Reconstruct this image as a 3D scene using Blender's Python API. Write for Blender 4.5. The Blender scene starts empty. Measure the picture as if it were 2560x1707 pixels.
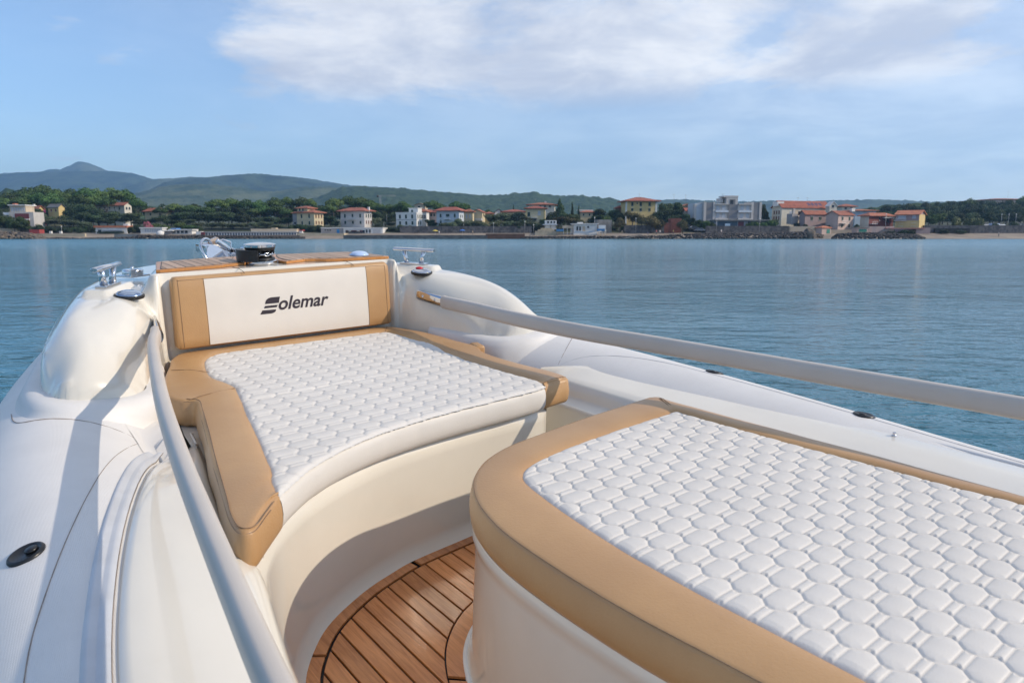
import bpy, bmesh, math, random
import numpy as np
from mathutils import Vector, Matrix, noise
scn = bpy.context.scene
COL = scn.collection
R_ = math.radians
# ------------------------------------------------------------------ camera
CAM_H = 1.8
PITCH = math.atan((853.5 - 585.0) / 1800.0)
cam_d = bpy.data.cameras.new("camera")
cam = bpy.data.objects.new("camera", cam_d)
COL.objects.link(cam)
cam_d.sensor_width = 36.0
cam_d.lens = 36.0 * 1800.0 / 2560.0
cam_d.clip_start = 0.05
cam_d.clip_end = 30000
cam.location = (0, 0, CAM_H)
cam.rotation_euler = (math.pi / 2 - PITCH, 0, 0)
cam_d.dof.use_dof = True
cam_d.dof.focus_distance = 3.4
cam_d.dof.aperture_fstop = 8.0
scn.camera = cam
# boat frame: starboard, forward, up, in world axes
BT = np.array([[0.77654501, -0.12653293, 0.61722546],
               [-0.6298861, -0.1790393, 0.75577009],
               [0.01487781, -0.97567123, -0.21873341]])
sp, cp = math.sin(PITCH), math.cos(PITCH)
def cam2world(v):
    return Vector((v[0], -v[1] * sp + v[2] * cp, -v[1] * cp - v[2] * sp))
bt, bl, bu = [cam2world(r).normalized() for r in BT]
XC = 1.396
MB = Matrix(((bt.x, bl.x, bu.x, 0), (bt.y, bl.y, bu.y, 0), (bt.z, bl.z, bu.z, 0), (0, 0, 0, 1)))
MB = Matrix.Translation(Vector((0, 0, CAM_H)) + bt * XC) @ MB
# ------------------------------------------------------------------ sun and sky
to_sun = (bt * 1.09 - bl * 1.03 + bu * 1.0).normalized()
SUN_EL = math.asin(to_sun.z)
SUN_AZ = math.atan2(to_sun.x, to_sun.y)          # clockwise from +Y
sun_d = bpy.data.lights.new("sun", 'SUN')
sun_d.energy = 3.35
sun_d.angle = R_(0.6)
sun_d.color = (1.0, 0.86, 0.69)
sun = bpy.data.objects.new("sun", sun_d)
COL.objects.link(sun)
sun.rotation_euler = to_sun.to_track_quat('Z', 'Y').to_euler()

world = bpy.data.worlds.new("World")
scn.world = world
world.use_nodes = True
wn, wl = world.node_tree.nodes, world.node_tree.links
wn.clear()
def N(tree, t, **kw):
    n = tree.nodes.new(t)
    for k, v in kw.items():
        setattr(n, k, v)
    return n
wt = world.node_tree
out = N(wt, 'ShaderNodeOutputWorld')
bg = N(wt, 'ShaderNodeBackground')
bg.inputs[1].default_value = 0.15
sky = N(wt, 'ShaderNodeTexSky', sky_type='NISHITA')
sky.sun_disc = False
sky.sun_elevation = SUN_EL
sky.sun_rotation = SUN_AZ
sky.air_density = 1.0
sky.dust_density = 0.35
sky.ozone_density = 2.2
sky.altitude = 0
def mathn(tree, op, a, b=None, c=None, clamp=False):
    n = N(tree, 'ShaderNodeMath', operation=op)
    n.use_clamp = clamp
    for i, v in enumerate((a, b, c)):
        if v is None:
            continue
        if hasattr(v, 'node'):
            tree.links.new(v, n.inputs[i])
        else:
            n.inputs[i].default_value = v
    return n.outputs[0]
def maprange(tree, v, a, b, c=0.0, d=1.0, smooth=True):
    n = N(tree, 'ShaderNodeMapRange')
    n.interpolation_type = 'SMOOTHSTEP' if smooth else 'LINEAR'
    tree.links.new(v, n.inputs[0])
    for i, x in enumerate((a, b, c, d)):
        n.inputs[1 + i].default_value = x
    return n.outputs[0]
tc = N(wt, 'ShaderNodeTexCoord')
sep = N(wt, 'ShaderNodeSeparateXYZ')
wl.new(tc.outputs['Generated'], sep.inputs[0])
zc_ = mathn(wt, 'MAXIMUM', sep.outputs[2], 0.0)
den = mathn(wt, 'ADD', zc_, 0.16)
u_ = mathn(wt, 'DIVIDE', sep.outputs[0], den)
v_ = mathn(wt, 'DIVIDE', sep.outputs[1], den)
comb = N(wt, 'ShaderNodeCombineXYZ')
wl.new(u_, comb.inputs[0]); wl.new(v_, comb.inputs[1])
def wnoise(scale, detail, rough, off, dist=0.0):
    mp = N(wt, 'ShaderNodeVectorMath', operation='ADD')
    wl.new(comb.outputs[0], mp.inputs[0])
    mp.inputs[1].default_value = off
    n = N(wt, 'ShaderNodeTexNoise')
    n.inputs['Scale'].default_value = scale
    n.inputs['Detail'].default_value = detail
    n.inputs['Roughness'].default_value = rough
    n.inputs['Distortion'].default_value = dist
    wl.new(mp.outputs[0], n.inputs['Vector'])
    return n.outputs[0]
def blob(cx, cy, rx, ry):
    a = mathn(wt, 'DIVIDE', mathn(wt, 'SUBTRACT', u_, cx), rx)
    b = mathn(wt, 'DIVIDE', mathn(wt, 'SUBTRACT', v_, cy), ry)
    s = mathn(wt, 'ADD', mathn(wt, 'MULTIPLY', a, a), mathn(wt, 'MULTIPLY', b, b))
    return mathn(wt, 'POWER', 2.718, mathn(wt, 'MULTIPLY', s, -1.0))
big = wnoise(1.1, 9.0, 0.62, (3.3, 1.7, 0.4), 0.25)
fine = wnoise(3.2, 10.0, 0.6, (7.1, 2.2, 1.4), 0.3)
wide = wnoise(0.55, 3.0, 0.5, (0.6, 5.2, 2.4))
cover = blob(-0.50, 2.48, 0.60, 0.80)
for b_ in (blob(0.36, 2.48, 0.62, 0.80), blob(1.16, 2.42, 0.55, 0.70), blob(1.80, 2.0, 0.55, 0.6), blob(0.1, 1.40, 1.1, 0.6)):
    cover = mathn(wt, 'MAXIMUM', cover, b_)
cover = mathn(wt, 'MAXIMUM', cover, maprange(wt, wide, 0.52, 0.72, 0.0, 0.75))
clear = blob(-1.35, 2.2, 0.50, 1.0)
cover = mathn(wt, 'SUBTRACT', cover, mathn(wt, 'MULTIPLY', clear, 0.5))
f1 = mathn(wt, 'SUBTRACT', mathn(wt, 'ADD', mathn(wt, 'MULTIPLY', big, 0.95), mathn(wt, 'MULTIPLY', fine, 0.55)), 0.25)
dens = mathn(wt, 'ADD', mathn(wt, 'MULTIPLY', cover, 0.42), mathn(wt, 'MULTIPLY', f1, 1.0))
mask = maprange(wt, dens, 0.50, 0.82, 0.0, 0.96)
wisp = maprange(wt, fine, 0.5, 0.8, 0.0, 0.10)
mask = mathn(wt, 'MAXIMUM', mask, wisp)
# fade towards the horizon
mask = mathn(wt, 'MULTIPLY', mask, maprange(wt, sep.outputs[2], 0.13, 0.20))
puff = mathn(wt, 'MULTIPLY', maprange(wt, wnoise(2.4, 6.0, 0.55, (1.9, 8.3, 3.3), 0.2), 0.60, 0.72, 0.0, 0.35), maprange(wt, sep.outputs[2], 0.03, 0.07))
mask = mathn(wt, 'MAXIMUM', mask, puff)
veil = mathn(wt, 'MULTIPLY', maprange(wt, sep.outputs[0], -0.75, 0.75, 0.0, 0.62, False), maprange(wt, wide, 0.25, 0.65, 0.75, 1.1))
mask = mathn(wt, 'MAXIMUM', mask, veil)
body = maprange(wt, wnoise(1.6, 8.0, 0.6, (5.3, 0.7, 0.9), 0.3), 0.35, 0.68)
ccol = N(wt, 'ShaderNodeMix', data_type='RGBA')
ccol.inputs[6].default_value = (3.9, 4.15, 4.8, 1)
ccol.inputs[7].default_value = (6.7, 6.65, 6.6, 1)
wl.new(body, ccol.inputs[0])
cmix = N(wt, 'ShaderNodeMix', data_type='RGBA')
wl.new(mask, cmix.inputs[0])
tint = N(wt, 'ShaderNodeMix', data_type='RGBA', blend_type='MULTIPLY')
tint.inputs[0].default_value = 1.0
tint.inputs[7].default_value = (0.90, 1.00, 1.10, 1)
wl.new(sky.outputs[0], tint.inputs[6])
wl.new(tint.outputs[2], cmix.inputs[6])
wl.new(ccol.outputs[2], cmix.inputs[7])
wl.new(cmix.outputs[2], bg.inputs[0])
wl.new(bg.outputs[0], out.inputs[0])

scn.view_settings.view_transform = 'Standard'
scn.view_settings.look = 'None'
scn.view_settings.exposure = 0.18
scn.view_settings.gamma = 1.0
scn.view_settings.use_curve_mapping = False
scn.render.engine = 'CYCLES'
scn.cycles.use_denoising = True
scn.cycles.max_bounces = 8
scn.cycles.diffuse_bounces = 4
scn.cycles.glossy_bounces = 4
scn.cycles.transmission_bounces = 4
scn.cycles.volume_bounces = 1
scn.cycles.sample_clamp_indirect = 6.0
scn.cycles.caustics_reflective = False
scn.cycles.caustics_refractive = False

# ------------------------------------------------------------------ materials
MATS = {}
def mat(name, col, rough=0.5, metal=0.0, coat=0.0, spec=0.5, noise_amt=0.0, noise_scale=4.0, bump=0.0, bump_scale=40.0, rand=0.0, stretch=(1, 1, 1), col2=None, rough2=None, contrast=(0.35, 0.65)):
    """Principled material whose colour varies with object-space noise between col and col2, with a fine bump."""
    if name in MATS:
        return MATS[name]
    m = bpy.data.materials.new(name)
    m.use_nodes = True
    t = m.node_tree
    b = t.nodes['Principled BSDF']
    b.inputs['Roughness'].default_value = rough
    b.inputs['Metallic'].default_value = metal
    b.inputs['Coat Weight'].default_value = coat
    b.inputs['Coat Roughness'].default_value = 0.06
    b.inputs['Specular IOR Level'].default_value = spec
    tcn = N(t, 'ShaderNodeTexCoord')
    mp = N(t, 'ShaderNodeMapping')
    mp.inputs['Scale'].default_value = stretch
    t.links.new(tcn.outputs['Object'], mp.inputs[0])
    if col2 is None:
        k = 1.0 - noise_amt
        col2 = tuple(c * k for c in col)
    nz = N(t, 'ShaderNodeTexNoise')
    nz.inputs['Scale'].default_value = noise_scale
    nz.inputs['Detail'].default_value = 6
    nz.inputs['Roughness'].default_value = 0.6
    t.links.new(mp.outputs[0], nz.inputs['Vector'])
    mx = N(t, 'ShaderNodeMix', data_type='RGBA')
    t.links.new(maprange(t, nz.outputs[0], contrast[0], contrast[1]), mx.inputs[0])
    mx.inputs[6].default_value = (*col, 1)
    mx.inputs[7].default_value = (*col2, 1)
    colout = mx.outputs[2]
    if rand:
        oi = N(t, 'ShaderNodeObjectInfo')
        hs = N(t, 'ShaderNodeHueSaturation')
        t.links.new(colout, hs.inputs['Color'])
        t.links.new(maprange(t, oi.outputs['Random'], 0, 1, 1 - rand, 1 + rand, False), hs.inputs['Value'])
        rr = mathn(t, 'FRACT', mathn(t, 'MULTIPLY', oi.outputs['Random'], 7.31))
        t.links.new(maprange(t, rr, 0, 1, 0.5 - rand * 0.06, 0.5 + rand * 0.06, False), hs.inputs['Hue'])
        colout = hs.outputs[0]
    t.links.new(colout, b.inputs['Base Color'])
    if rough2 is not None:
        n3 = N(t, 'ShaderNodeTexNoise')
        n3.inputs['Scale'].default_value = noise_scale * 1.7
        n3.inputs['Detail'].default_value = 5
        t.links.new(mp.outputs[0], n3.inputs['Vector'])
        t.links.new(maprange(t, n3.outputs[0], 0.3, 0.7, rough, rough2), b.inputs['Roughness'])
    if bump:
        n2 = N(t, 'ShaderNodeTexNoise')
        n2.inputs['Scale'].default_value = bump_scale
        n2.inputs['Detail'].default_value = 4
        t.links.new(mp.outputs[0], n2.inputs['Vector'])
        bp = N(t, 'ShaderNodeBump')
        bp.inputs['Strength'].default_value = 1.0
        bp.inputs['Distance'].default_value = bump
        t.links.new(n2.outputs[0], bp.inputs['Height'])
        t.links.new(bp.outputs[0], b.inputs['Normal'])
    MATS[name] = m
    return m

gelcoat = mat('gelcoat', (0.73, 0.69, 0.60), 0.28, coat=1.0, noise_amt=0.05, noise_scale=2.5, rough2=0.40)
caulk_white = mat('white_sealant', (0.78, 0.78, 0.76), 0.4, noise_amt=0.06, noise_scale=20)
pvc = mat('white_tube_fabric', (0.71, 0.695, 0.67), 0.5, noise_amt=0.05, noise_scale=5, bump=0.0006, bump_scale=300)
def ribbed(m):
    t = m.node_tree
    b = t.nodes['Principled BSDF']
    tcn = N(t, 'ShaderNodeTexCoord')
    w = N(t, 'ShaderNodeTexWave', wave_type='BANDS', bands_direction='X')
    w.inputs['Scale'].default_value = 115.0
    w.inputs['Distortion'].default_value = 0.12
    w.inputs['Detail'].default_value = 1.0
    t.links.new(tcn.outputs['UV'], w.inputs['Vector'])
    bp = N(t, 'ShaderNodeBump')
    bp.inputs['Distance'].default_value = 0.00022
    bp.inputs['Strength'].default_value = 0.8
    t.links.new(w.outputs[1], bp.inputs['Height'])
    t.links.new(bp.outputs[0], b.inputs['Normal'])
ribbed(pvc)
strip_grey = mat('grey_rubbing_strip', (0.55, 0.57, 0.60), 0.45, noise_amt=0.1, noise_scale=8)
rail_white = mat('white_rail_sleeve', (0.53, 0.485, 0.435), 0.36, noise_amt=0.04, noise_scale=6, bump=0.0003, bump_scale=350)
tan = mat('tan_vinyl', (0.485, 0.288, 0.130), 0.39, noise_amt=0.10, noise_scale=3.0, bump=0.0007, bump_scale=160, col2=(0.43, 0.25, 0.113))
white_vinyl = mat('white_vinyl', (0.68, 0.65, 0.60), 0.52, spec=0.4, noise_amt=0.04, noise_scale=4.0, bump=0.0004, bump_scale=260)
face_vinyl = mat('white_backrest_fabric', (0.71, 0.66, 0.59), 0.55, noise_amt=0.04, noise_scale=5.0, bump=0.0004, bump_scale=500)
thread = mat('brown_thread', (0.31, 0.195, 0.11), 0.7, noise_amt=0.2, noise_scale=90)
thread_pale = mat('pale_thread', (0.55, 0.48, 0.40), 0.7, noise_amt=0.2, noise_scale=90)
seam_dark = mat('brown_seam_glue', (0.33, 0.26, 0.21), 0.6, noise_amt=0.4, noise_scale=14)
seam_pale = mat('pale_seam', (0.60, 0.60, 0.61), 0.5, noise_amt=0.1, noise_scale=14)
chrome = mat('polished_steel', (0.66, 0.66, 0.67), 0.06, metal=1.0, noise_amt=0.04, noise_scale=9, rough2=0.12)
black_pl = mat('black_plastic', (0.012, 0.013, 0.015), 0.32, noise_amt=0.2, noise_scale=12, rough2=0.45)
rubber = mat('black_caulk', (0.010, 0.010, 0.010), 0.55, noise_amt=0.2, noise_scale=30)
logo_ink = mat('dark_plum_print', (0.022, 0.014, 0.024), 0.6, noise_amt=0.1, noise_scale=30)
red_lens = mat('red_plastic', (0.55, 0.01, 0.02), 0.2, noise_amt=0.1, noise_scale=30)
sky_tinted_chrome = mat('chrome_dome_painted_sky', (0.42, 0.50, 0.62), 0.07, metal=0.95, noise_amt=0.1, noise_scale=30)  # chrome dome with the blue sky's reflection put into its base colour
pale_blue = mat('pale_blue_lens', (0.45, 0.60, 0.85), 0.15, coat=0.5, noise_amt=0.1, noise_scale=30)
hull_m = mat('hull_gelcoat', (0.74, 0.74, 0.72), 0.3, coat=0.4, noise_amt=0.06, noise_scale=3)
def teak_mat(name, c1, c2, rough):
    m = bpy.data.materials.new(name)
    m.use_nodes = True
    t = m.node_tree
    b = t.nodes['Principled BSDF']
    b.inputs['Roughness'].default_value = rough
    tcn = N(t, 'ShaderNodeTexCoord')
    oi = N(t, 'ShaderNodeObjectInfo')
    cmb = N(t, 'ShaderNodeCombineXYZ')
    t.links.new(mathn(t, 'MULTIPLY', oi.outputs['Random'], 37.0), cmb.inputs[0])
    t.links.new(mathn(t, 'MULTIPLY', oi.outputs['Random'], 11.0), cmb.inputs[1])
    ad = N(t, 'ShaderNodeVectorMath', operation='ADD')
    t.links.new(tcn.outputs['Object'], ad.inputs[0])
    t.links.new(cmb.outputs[0], ad.inputs[1])
    mp = N(t, 'ShaderNodeMapping')
    mp.inputs['Scale'].default_value = (26, 1.6, 26)
    t.links.new(ad.outputs[0], mp.inputs[0])
    n1 = N(t, 'ShaderNodeTexNoise')
    n1.inputs['Scale'].default_value = 3.0
    n1.inputs['Detail'].default_value = 8
    n1.inputs['Roughness'].default_value = 0.7
    n1.inputs['Distortion'].default_value = 0.6
    t.links.new(mp.outputs[0], n1.inputs['Vector'])
    n2 = N(t, 'ShaderNodeTexNoise')
    n2.inputs['Scale'].default_value = 5.0
    n2.inputs['Detail'].default_value = 3
    t.links.new(ad.outputs[0], n2.inputs['Vector'])
    f = mathn(t, 'ADD', mathn(t, 'MULTIPLY', n1.outputs[0], 0.7), mathn(t, 'MULTIPLY', n2.outputs[0], 0.3))
    mx = N(t, 'ShaderNodeMix', data_type='RGBA')
    t.links.new(maprange(t, f, 0.33, 0.67), mx.inputs[0])
    mx.inputs[6].default_value = (*c1, 1)
    mx.inputs[7].default_value = (*c2, 1)
    hs = N(t, 'ShaderNodeHueSaturation')
    t.links.new(mx.outputs[2], hs.inputs['Color'])
    t.links.new(maprange(t, oi.outputs['Random'], 0, 1, 0.82, 1.18, False), hs.inputs['Value'])
    t.links.new(hs.outputs[0], b.inputs['Base Color'])
    bp = N(t, 'ShaderNodeBump')
    bp.inputs['Distance'].default_value = 0.0006
    t.links.new(n1.outputs[0], bp.inputs['Height'])
    t.links.new(bp.outputs[0], b.inputs['Normal'])
    return m
teak = teak_mat('oiled_teak', (0.70, 0.295, 0.105), (0.42, 0.155, 0.052), 0.26)
teak_edge = teak_mat('varnished_teak_edge', (0.52, 0.24, 0.07), (0.38, 0.16, 0.05), 0.3)
teak_grey = teak_mat('weathered_teak', (0.46, 0.33, 0.24), (0.36, 0.25, 0.175), 0.6)

# ------------------------------------------------------------------ geometry helpers
ROOTS = {}
def empty(name, base, M=None, label=None, cat=None, group=None):
    o = bpy.data.objects.new(name, None)
    COL.objects.link(o)
    o.empty_display_size = 0.2
    o.matrix_world = (M or Matrix.Identity(4)) @ Matrix.Translation(Vector(base))
    tag(o, label, cat, group)
    ROOTS[o.name] = Vector(base)
    return o
def tag(o, label=None, cat=None, group=None, kind=None):
    if label: o['label'] = label
    if cat: o['category'] = cat
    if group: o['group'] = group
    if kind: o['kind'] = kind
    return o
def mesh_of(name, verts, faces, mats, smooth=True, angle=None, fmat=None, recalc=True, uvs=None):
    me = bpy.data.meshes.new(name)
    me.from_pydata([tuple(v) for v in verts], [], faces)
    for m in (mats if isinstance(mats, (list, tuple)) else [mats]):
        me.materials.append(m)
    if fmat is not None:
        me.polygons.foreach_set('material_index', fmat)
    if recalc:
        bm = bmesh.new()
        bm.from_mesh(me)
        bmesh.ops.recalc_face_normals(bm, faces=bm.faces)
        bm.to_mesh(me)
        bm.free()
    if smooth:
        me.polygons.foreach_set('use_smooth', [True] * len(me.polygons))
        if angle:
            me.set_sharp_from_angle(angle=R_(angle))
    if uvs is not None:
        uv = me.uv_layers.new(name='UVMap')
        loops = np.zeros(len(me.loops), dtype=np.int32)
        me.loops.foreach_get('vertex_index', loops)
        uv.data.foreach_set('uv', np.asarray(uvs, dtype=np.float32)[loops].ravel())
    me.update()
    return me
def obj(name, me, parent=None, base=None, M=None):
    o = bpy.data.objects.new(name, me)
    COL.objects.link(o)
    if parent is not None:
        o.parent = parent
    if base is not None:
        o.matrix_world = (M or Matrix.Identity(4)) @ Matrix.Translation(Vector(base))
    return o
def bpart(name, root, verts, faces, mats, top=None, **kw):
    """part of a boat-frame thing: verts in boat coordinates; root an Empty (or part of one, with its top given)"""
    b = ROOTS[(top or root).name]
    me = mesh_of(name, [(v[0] - b.x, v[1] - b.y, v[2] - b.z) for v in verts], faces, mats, **kw)
    return obj(name, me, root)
class G:
    """collects shapes into one vertex and face list"""
    def __init__(s):
        s.v, s.f, s.m = [], [], []
    def add(s, v, f, mi=0):
        n = len(s.v)
        s.v += [tuple(p) for p in v]
        s.f += [tuple(i + n for i in q) for q in f]
        s.m += [mi] * len(f)
        return s
    def rings(s, rings, closed=True, cap=True, mi=0, loop=False):
        n = len(rings[0])
        v = [p for r in rings for p in r]
        f = []
        K = len(rings)
        for i in range(K if loop else K - 1):
            a, b = i * n, ((i + 1) % K) * n
            for j in range(n if closed else n - 1):
                k = (j + 1) % n
                f.append((a + j, a + k, b + k, b + j))
        if cap and closed and not loop:
            f.append(tuple(range(n))[::-1])
            f.append(tuple(range((K - 1) * n, K * n)))
        return s.add(v, f, mi)
    def box(s, c, d, rz=0.0, mi=0, bev=0.0):
        x, y, z = d[0] / 2, d[1] / 2, d[2] / 2
        if bev <= 0:
            v = [(sx * x, sy * y, sz * z) for sz in (-1, 1) for sy in (-1, 1) for sx in (-1, 1)]
            f = [(0, 2, 3, 1), (4, 5, 7, 6), (0, 1, 5, 4), (2, 6, 7, 3), (0, 4, 6, 2), (1, 3, 7, 5)]
        else:
            bm = bmesh.new()
            bmesh.ops.create_cube(bm, size=1)
            bmesh.ops.scale(bm, vec=(d[0], d[1], d[2]), verts=bm.verts)
            bmesh.ops.bevel(bm, geom=bm.edges[:], offset=bev, segments=3, affect='EDGES', profile=0.5)
            bm.verts.index_update()
            v = [tuple(q.co) for q in bm.verts]
            f = [tuple(q.index for q in fc.verts) for fc in bm.faces]
            bm.free()
        ca, sa = math.cos(rz), math.sin(rz)
        v = [(p[0] * ca - p[1] * sa + c[0], p[0] * sa + p[1] * ca + c[1], p[2] + c[2]) for p in v]
        return s.add(v, f, mi)
    def lathe(s, prof, c=(0, 0, 0), n=24, mi=0, axis=None):
        """prof: (radius, height) list; axis: direction of the height"""
        q = Vector((0, 0, 1)).rotation_difference(Vector(axis)) if axis is not None else None
        rings = []
        for r, z in prof:
            ring = []
            for i in range(n):
                a = 2 * math.pi * i / n
                p = Vector((max(r, 1e-5) * math.cos(a), max(r, 1e-5) * math.sin(a), z))
                if q: p = q @ p
                ring.append((p.x + c[0], p.y + c[1], p.z + c[2]))
            rings.append(ring)
        return s.rings(rings, mi=mi)
    def tube(s, pts, r, n=8, mi=0, cap=True, up=(0, 0, 1), loop=False, sq=1.0):
        """round or oval tube: r a number, a pair (across, up) or one such per point"""
        pts = [Vector(p) for p in pts]
        rings = []
        K = len(pts)
        for i, p in enumerate(pts):
            if loop:
                d = pts[(i + 1) % K] - pts[i - 1]
            else:
                d = pts[min(i + 1, K - 1)] - pts[max(i - 1, 0)]
            d.normalize()
            u = Vector(up)
            if abs(d.dot(u)) > 0.95:
                u = Vector((1, 0, 0))
            a = d.cross(u).normalized()
            b = a.cross(d).normalized()
            rr = r[i] if isinstance(r, list) else r
            ra, rb = rr if isinstance(rr, tuple) else (rr, rr)
            rings.append([tuple(p + a * (ra * math.copysign(abs(math.cos(t)) ** sq, math.cos(t))) + b * (rb * math.copysign(abs(math.sin(t)) ** sq, math.sin(t)))) for t in (2 * math.pi * j / n for j in range(n))])
        return s.rings(rings, cap=cap, mi=mi, loop=loop)
def crom(pts, n, closed=False):
    """Catmull-Rom through pts, n samples per span"""
    P = [Vector(p) if len(p) == 3 else Vector((p[0], p[1], 0)) for p in pts]
    K = len(P)
    res = []
    for i in range(K if closed else K - 1):
        if closed:
            p0, p1, p2, p3 = P[i - 1], P[i], P[(i + 1) % K], P[(i + 2) % K]
        else:
            p0, p1, p2, p3 = P[max(i - 1, 0)], P[i], P[i + 1], P[min(i + 2, K - 1)]
        for j in range(n):
            t = j / n
            res.append(0.5 * ((2 * p1) + (p2 - p0) * t + (2 * p0 - 5 * p1 + 4 * p2 - p3) * t * t + (3 * p1 - p0 - 3 * p2 + p3) * t ** 3))
    if not closed:
        res.append(P[-1])
    return res
def interp(xs, ys):
    xs, ys = np.array(xs, float), np.array(ys, float)
    # monotone-ish smooth interpolation: sample a Catmull-Rom in y against x
    def f(x):
        return np.interp(x, fx, fy)
    c = crom([(a, b, 0) for a, b in zip(xs, ys)], 12)
    fx = np.array([p.x for p in c]); fy = np.array([p.y for p in c])
    o = np.argsort(fx)
    fx, fy = fx[o], fy[o]
    return f
def seg_dist(P, poly, closed=False):
    """distance of points P (n,2) to a polyline"""
    A = np.array(poly, float)
    B = np.roll(A, -1, 0) if closed else A[1:]
    A = A if closed else A[:-1]
    best = np.full(len(P), 1e9)
    for a, b in zip(A, B):
        d = b - a
        L = d @ d
        t = np.clip(((P - a) @ d) / max(L, 1e-12), 0, 1)
        q = P - (a + t[:, None] * d)
        best = np.minimum(best, (q * q).sum(1))
    return np.sqrt(best)
def in_poly(P, poly):
    A = np.array(poly, float)
    x, y = P[:, 0], P[:, 1]
    res = np.zeros(len(P), bool)
    j = len(A) - 1
    for i in range(len(A)):
        xi, yi = A[i]; xj, yj = A[j]
        c = ((yi > y) != (yj > y)) & (x < (xj - xi) * (y - yi) / (yj - yi + 1e-15) + xi)
        res ^= c
        j = i
    return res
# ================================================================== the boat
boat = empty('motor_boat', (0, 2.0, -1.75), MB, 'white inflatable motor boat with cream moulded bow and teak panels, floating on the calm bay', 'boat')
# ---- inflatable collar
TY = [-1.6, -0.6, 0.6, 1.2, 1.84, 2.4, 2.8, 3.2, 3.56, 3.92, 4.4, 4.8, 5.15, 5.34]
TC = [1.27, 1.27, 1.26, 1.25, 1.225, 1.185, 1.13, 1.05, .955, .84, .67, .47, .22, 0.0]
TZ = [-.91, -.895, -.868, -.845, -.822, -.803, -.792, -.778, -.765, -.75, -.72, -.675, -.665, -.66]
TR = 0.28
TRI = 0.36        # the inboard side is stretched flat by the joint with the deck
tube_c = interp(TY[:-1], TC[:-1])
tube_top = interp(TY[:-1], TZ[:-1])
def tube_z(h, y):
    d = abs(h) - float(tube_c(y))
    d = min(abs(d) / (TR if d > 0 else TRI), 0.999)
    return float(tube_top(y)) - TR + TR * math.sqrt(1 - d * d)
half = crom([(c, y, z - TR) for y, c, z in zip(TY, TC, TZ)], 10)
path = [Vector((-p.x, p.y, p.z)) for p in half] + [p for p in half[::-1][1:]]
rings, uvs = [], []
dist = 0
for i, p in enumerate(path):
    d = (path[min(i + 1, len(path) - 1)] - path[max(i - 1, 0)]).normalized()
    a = d.cross(Vector((0, 0, 1))).normalized()
    b = a.cross(d).normalized()
    if i: dist += (p - path[i - 1]).length
    cen_ = Vector((0, 2.0, p.z)) - p
    ri_ = TR + (TRI - TR) * min(1, max(0, (4.6 - p.y) / .8))
    rings.append([tuple(p + a * ((ri_ if a.dot(cen_) * math.cos(t) > 0 else TR) * math.cos(t)) + b * (TR * math.sin(t))) for t in (2 * math.pi * j / 40 for j in range(40))])
    uvs += [(j / 40 * 2 * math.pi * TR, dist) for j in range(40)]
g = G().rings(rings, cap=True)
bpart('inflatable_tube', boat, g.v, g.f, pvc, uvs=uvs)
# ---- hull under the collar
hull_y = [-1.6, 0.5, 2.0, 3.2, 4.2, 5.0, 5.2]
hr = []
for y, w, k in zip(hull_y, [1.12, 1.12, 1.05, .85, .5, .16, .05], [-2.2, -2.2, -2.15, -2.05, -1.85, -1.4, -1.15]):
    hr.append([(-w, y, -1.12), (-w * .9, y, -1.5), (0, y, k), (w * .9, y, -1.5), (w, y, -1.12)])
g = G().rings(hr, closed=False)
bpart('hull', boat, g.v, g.f, hull_m, smooth=False)

# ---- moulded bow deck, a height field over half-breadth and length
FOOT = [(.585, 3.52), (.615, 3.45), (.64, 3.36), (.68, 3.25), (.742, 3.10), (.782, 2.97), (.805, 2.88), (.845, 2.815), (.90, 2.785), (.965, 2.77), (1.035, 2.77), (1.09, 2.79), (1.125, 2.84), (1.137, 2.94), (1.125, 3.07), (1.075, 3.3),
        (.985, 3.7), (.86, 4.1), (.65, 4.6), (.35, 4.95), (0, 5.06)]
foot = [(p.x, p.y) for p in crom(FOOT, 6)]
poly = foot + [(0, 3.52)]
e_in = foot[:41]; e_aft = foot[34:76]; e_out = foot[72:]
nx, ny = 118, 196
hs_ = np.linspace(0, 1.18, nx); ys_ = np.linspace(2.58, 5.10, ny)
HH, YY = np.meshgrid(hs_, ys_)
P = np.stack([HH.ravel(), YY.ravel()], 1)
ins = in_poly(P, poly)
din, daft, dout = (seg_dist(P, e) for e in (e_in, e_aft, e_out))
dwall = np.where(P[:, 0] < .60, np.abs(P[:, 1] - 3.52), 1.0)
def drop(d, w):
    t = np.clip(d / w, 0, 1)
    return 1 - np.sqrt(1 - (1 - t) ** 2)
w_in = 0.10 + 0.24 * np.clip((3.32 - P[:, 1]) / .5, 0, 1) ** 1.3
dr = np.stack([drop(din, w_in), drop(daft, 0.56), drop(dout, 0.115)])
dr = np.clip((dr ** 2.0).sum(0) ** (1 / 2.0), 0, 1)
base_z = -.80 + .043 * np.clip((P[:, 0] - .78) / .34, 0, 1) + np.clip(P[:, 1] - 3.0, 0, 2) * .03
top_z = -.505 - np.clip(P[:, 1] - 3.8, 0, 2) * .03
zz = top_z - (top_z - base_z) * dr
# the mould has no hard creases: relax the field inside the foot
zg = zz.reshape(ny, nx).copy(); ig = ins.reshape(ny, nx)
free = ig & (np.minimum(np.minimum(din, daft), dout).reshape(ny, nx) > .022)
for _ in range(34):
    pz = np.pad(zg, 1, mode='edge'); pz[:, 0] = pz[:, 2]
    av = (pz[:-2, 1:-1] + pz[2:, 1:-1] + pz[1:-1, :-2] + pz[1:-1, 2:]) / 4
    zg = np.where(free, av, zg)
zz = zg.ravel()
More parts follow.
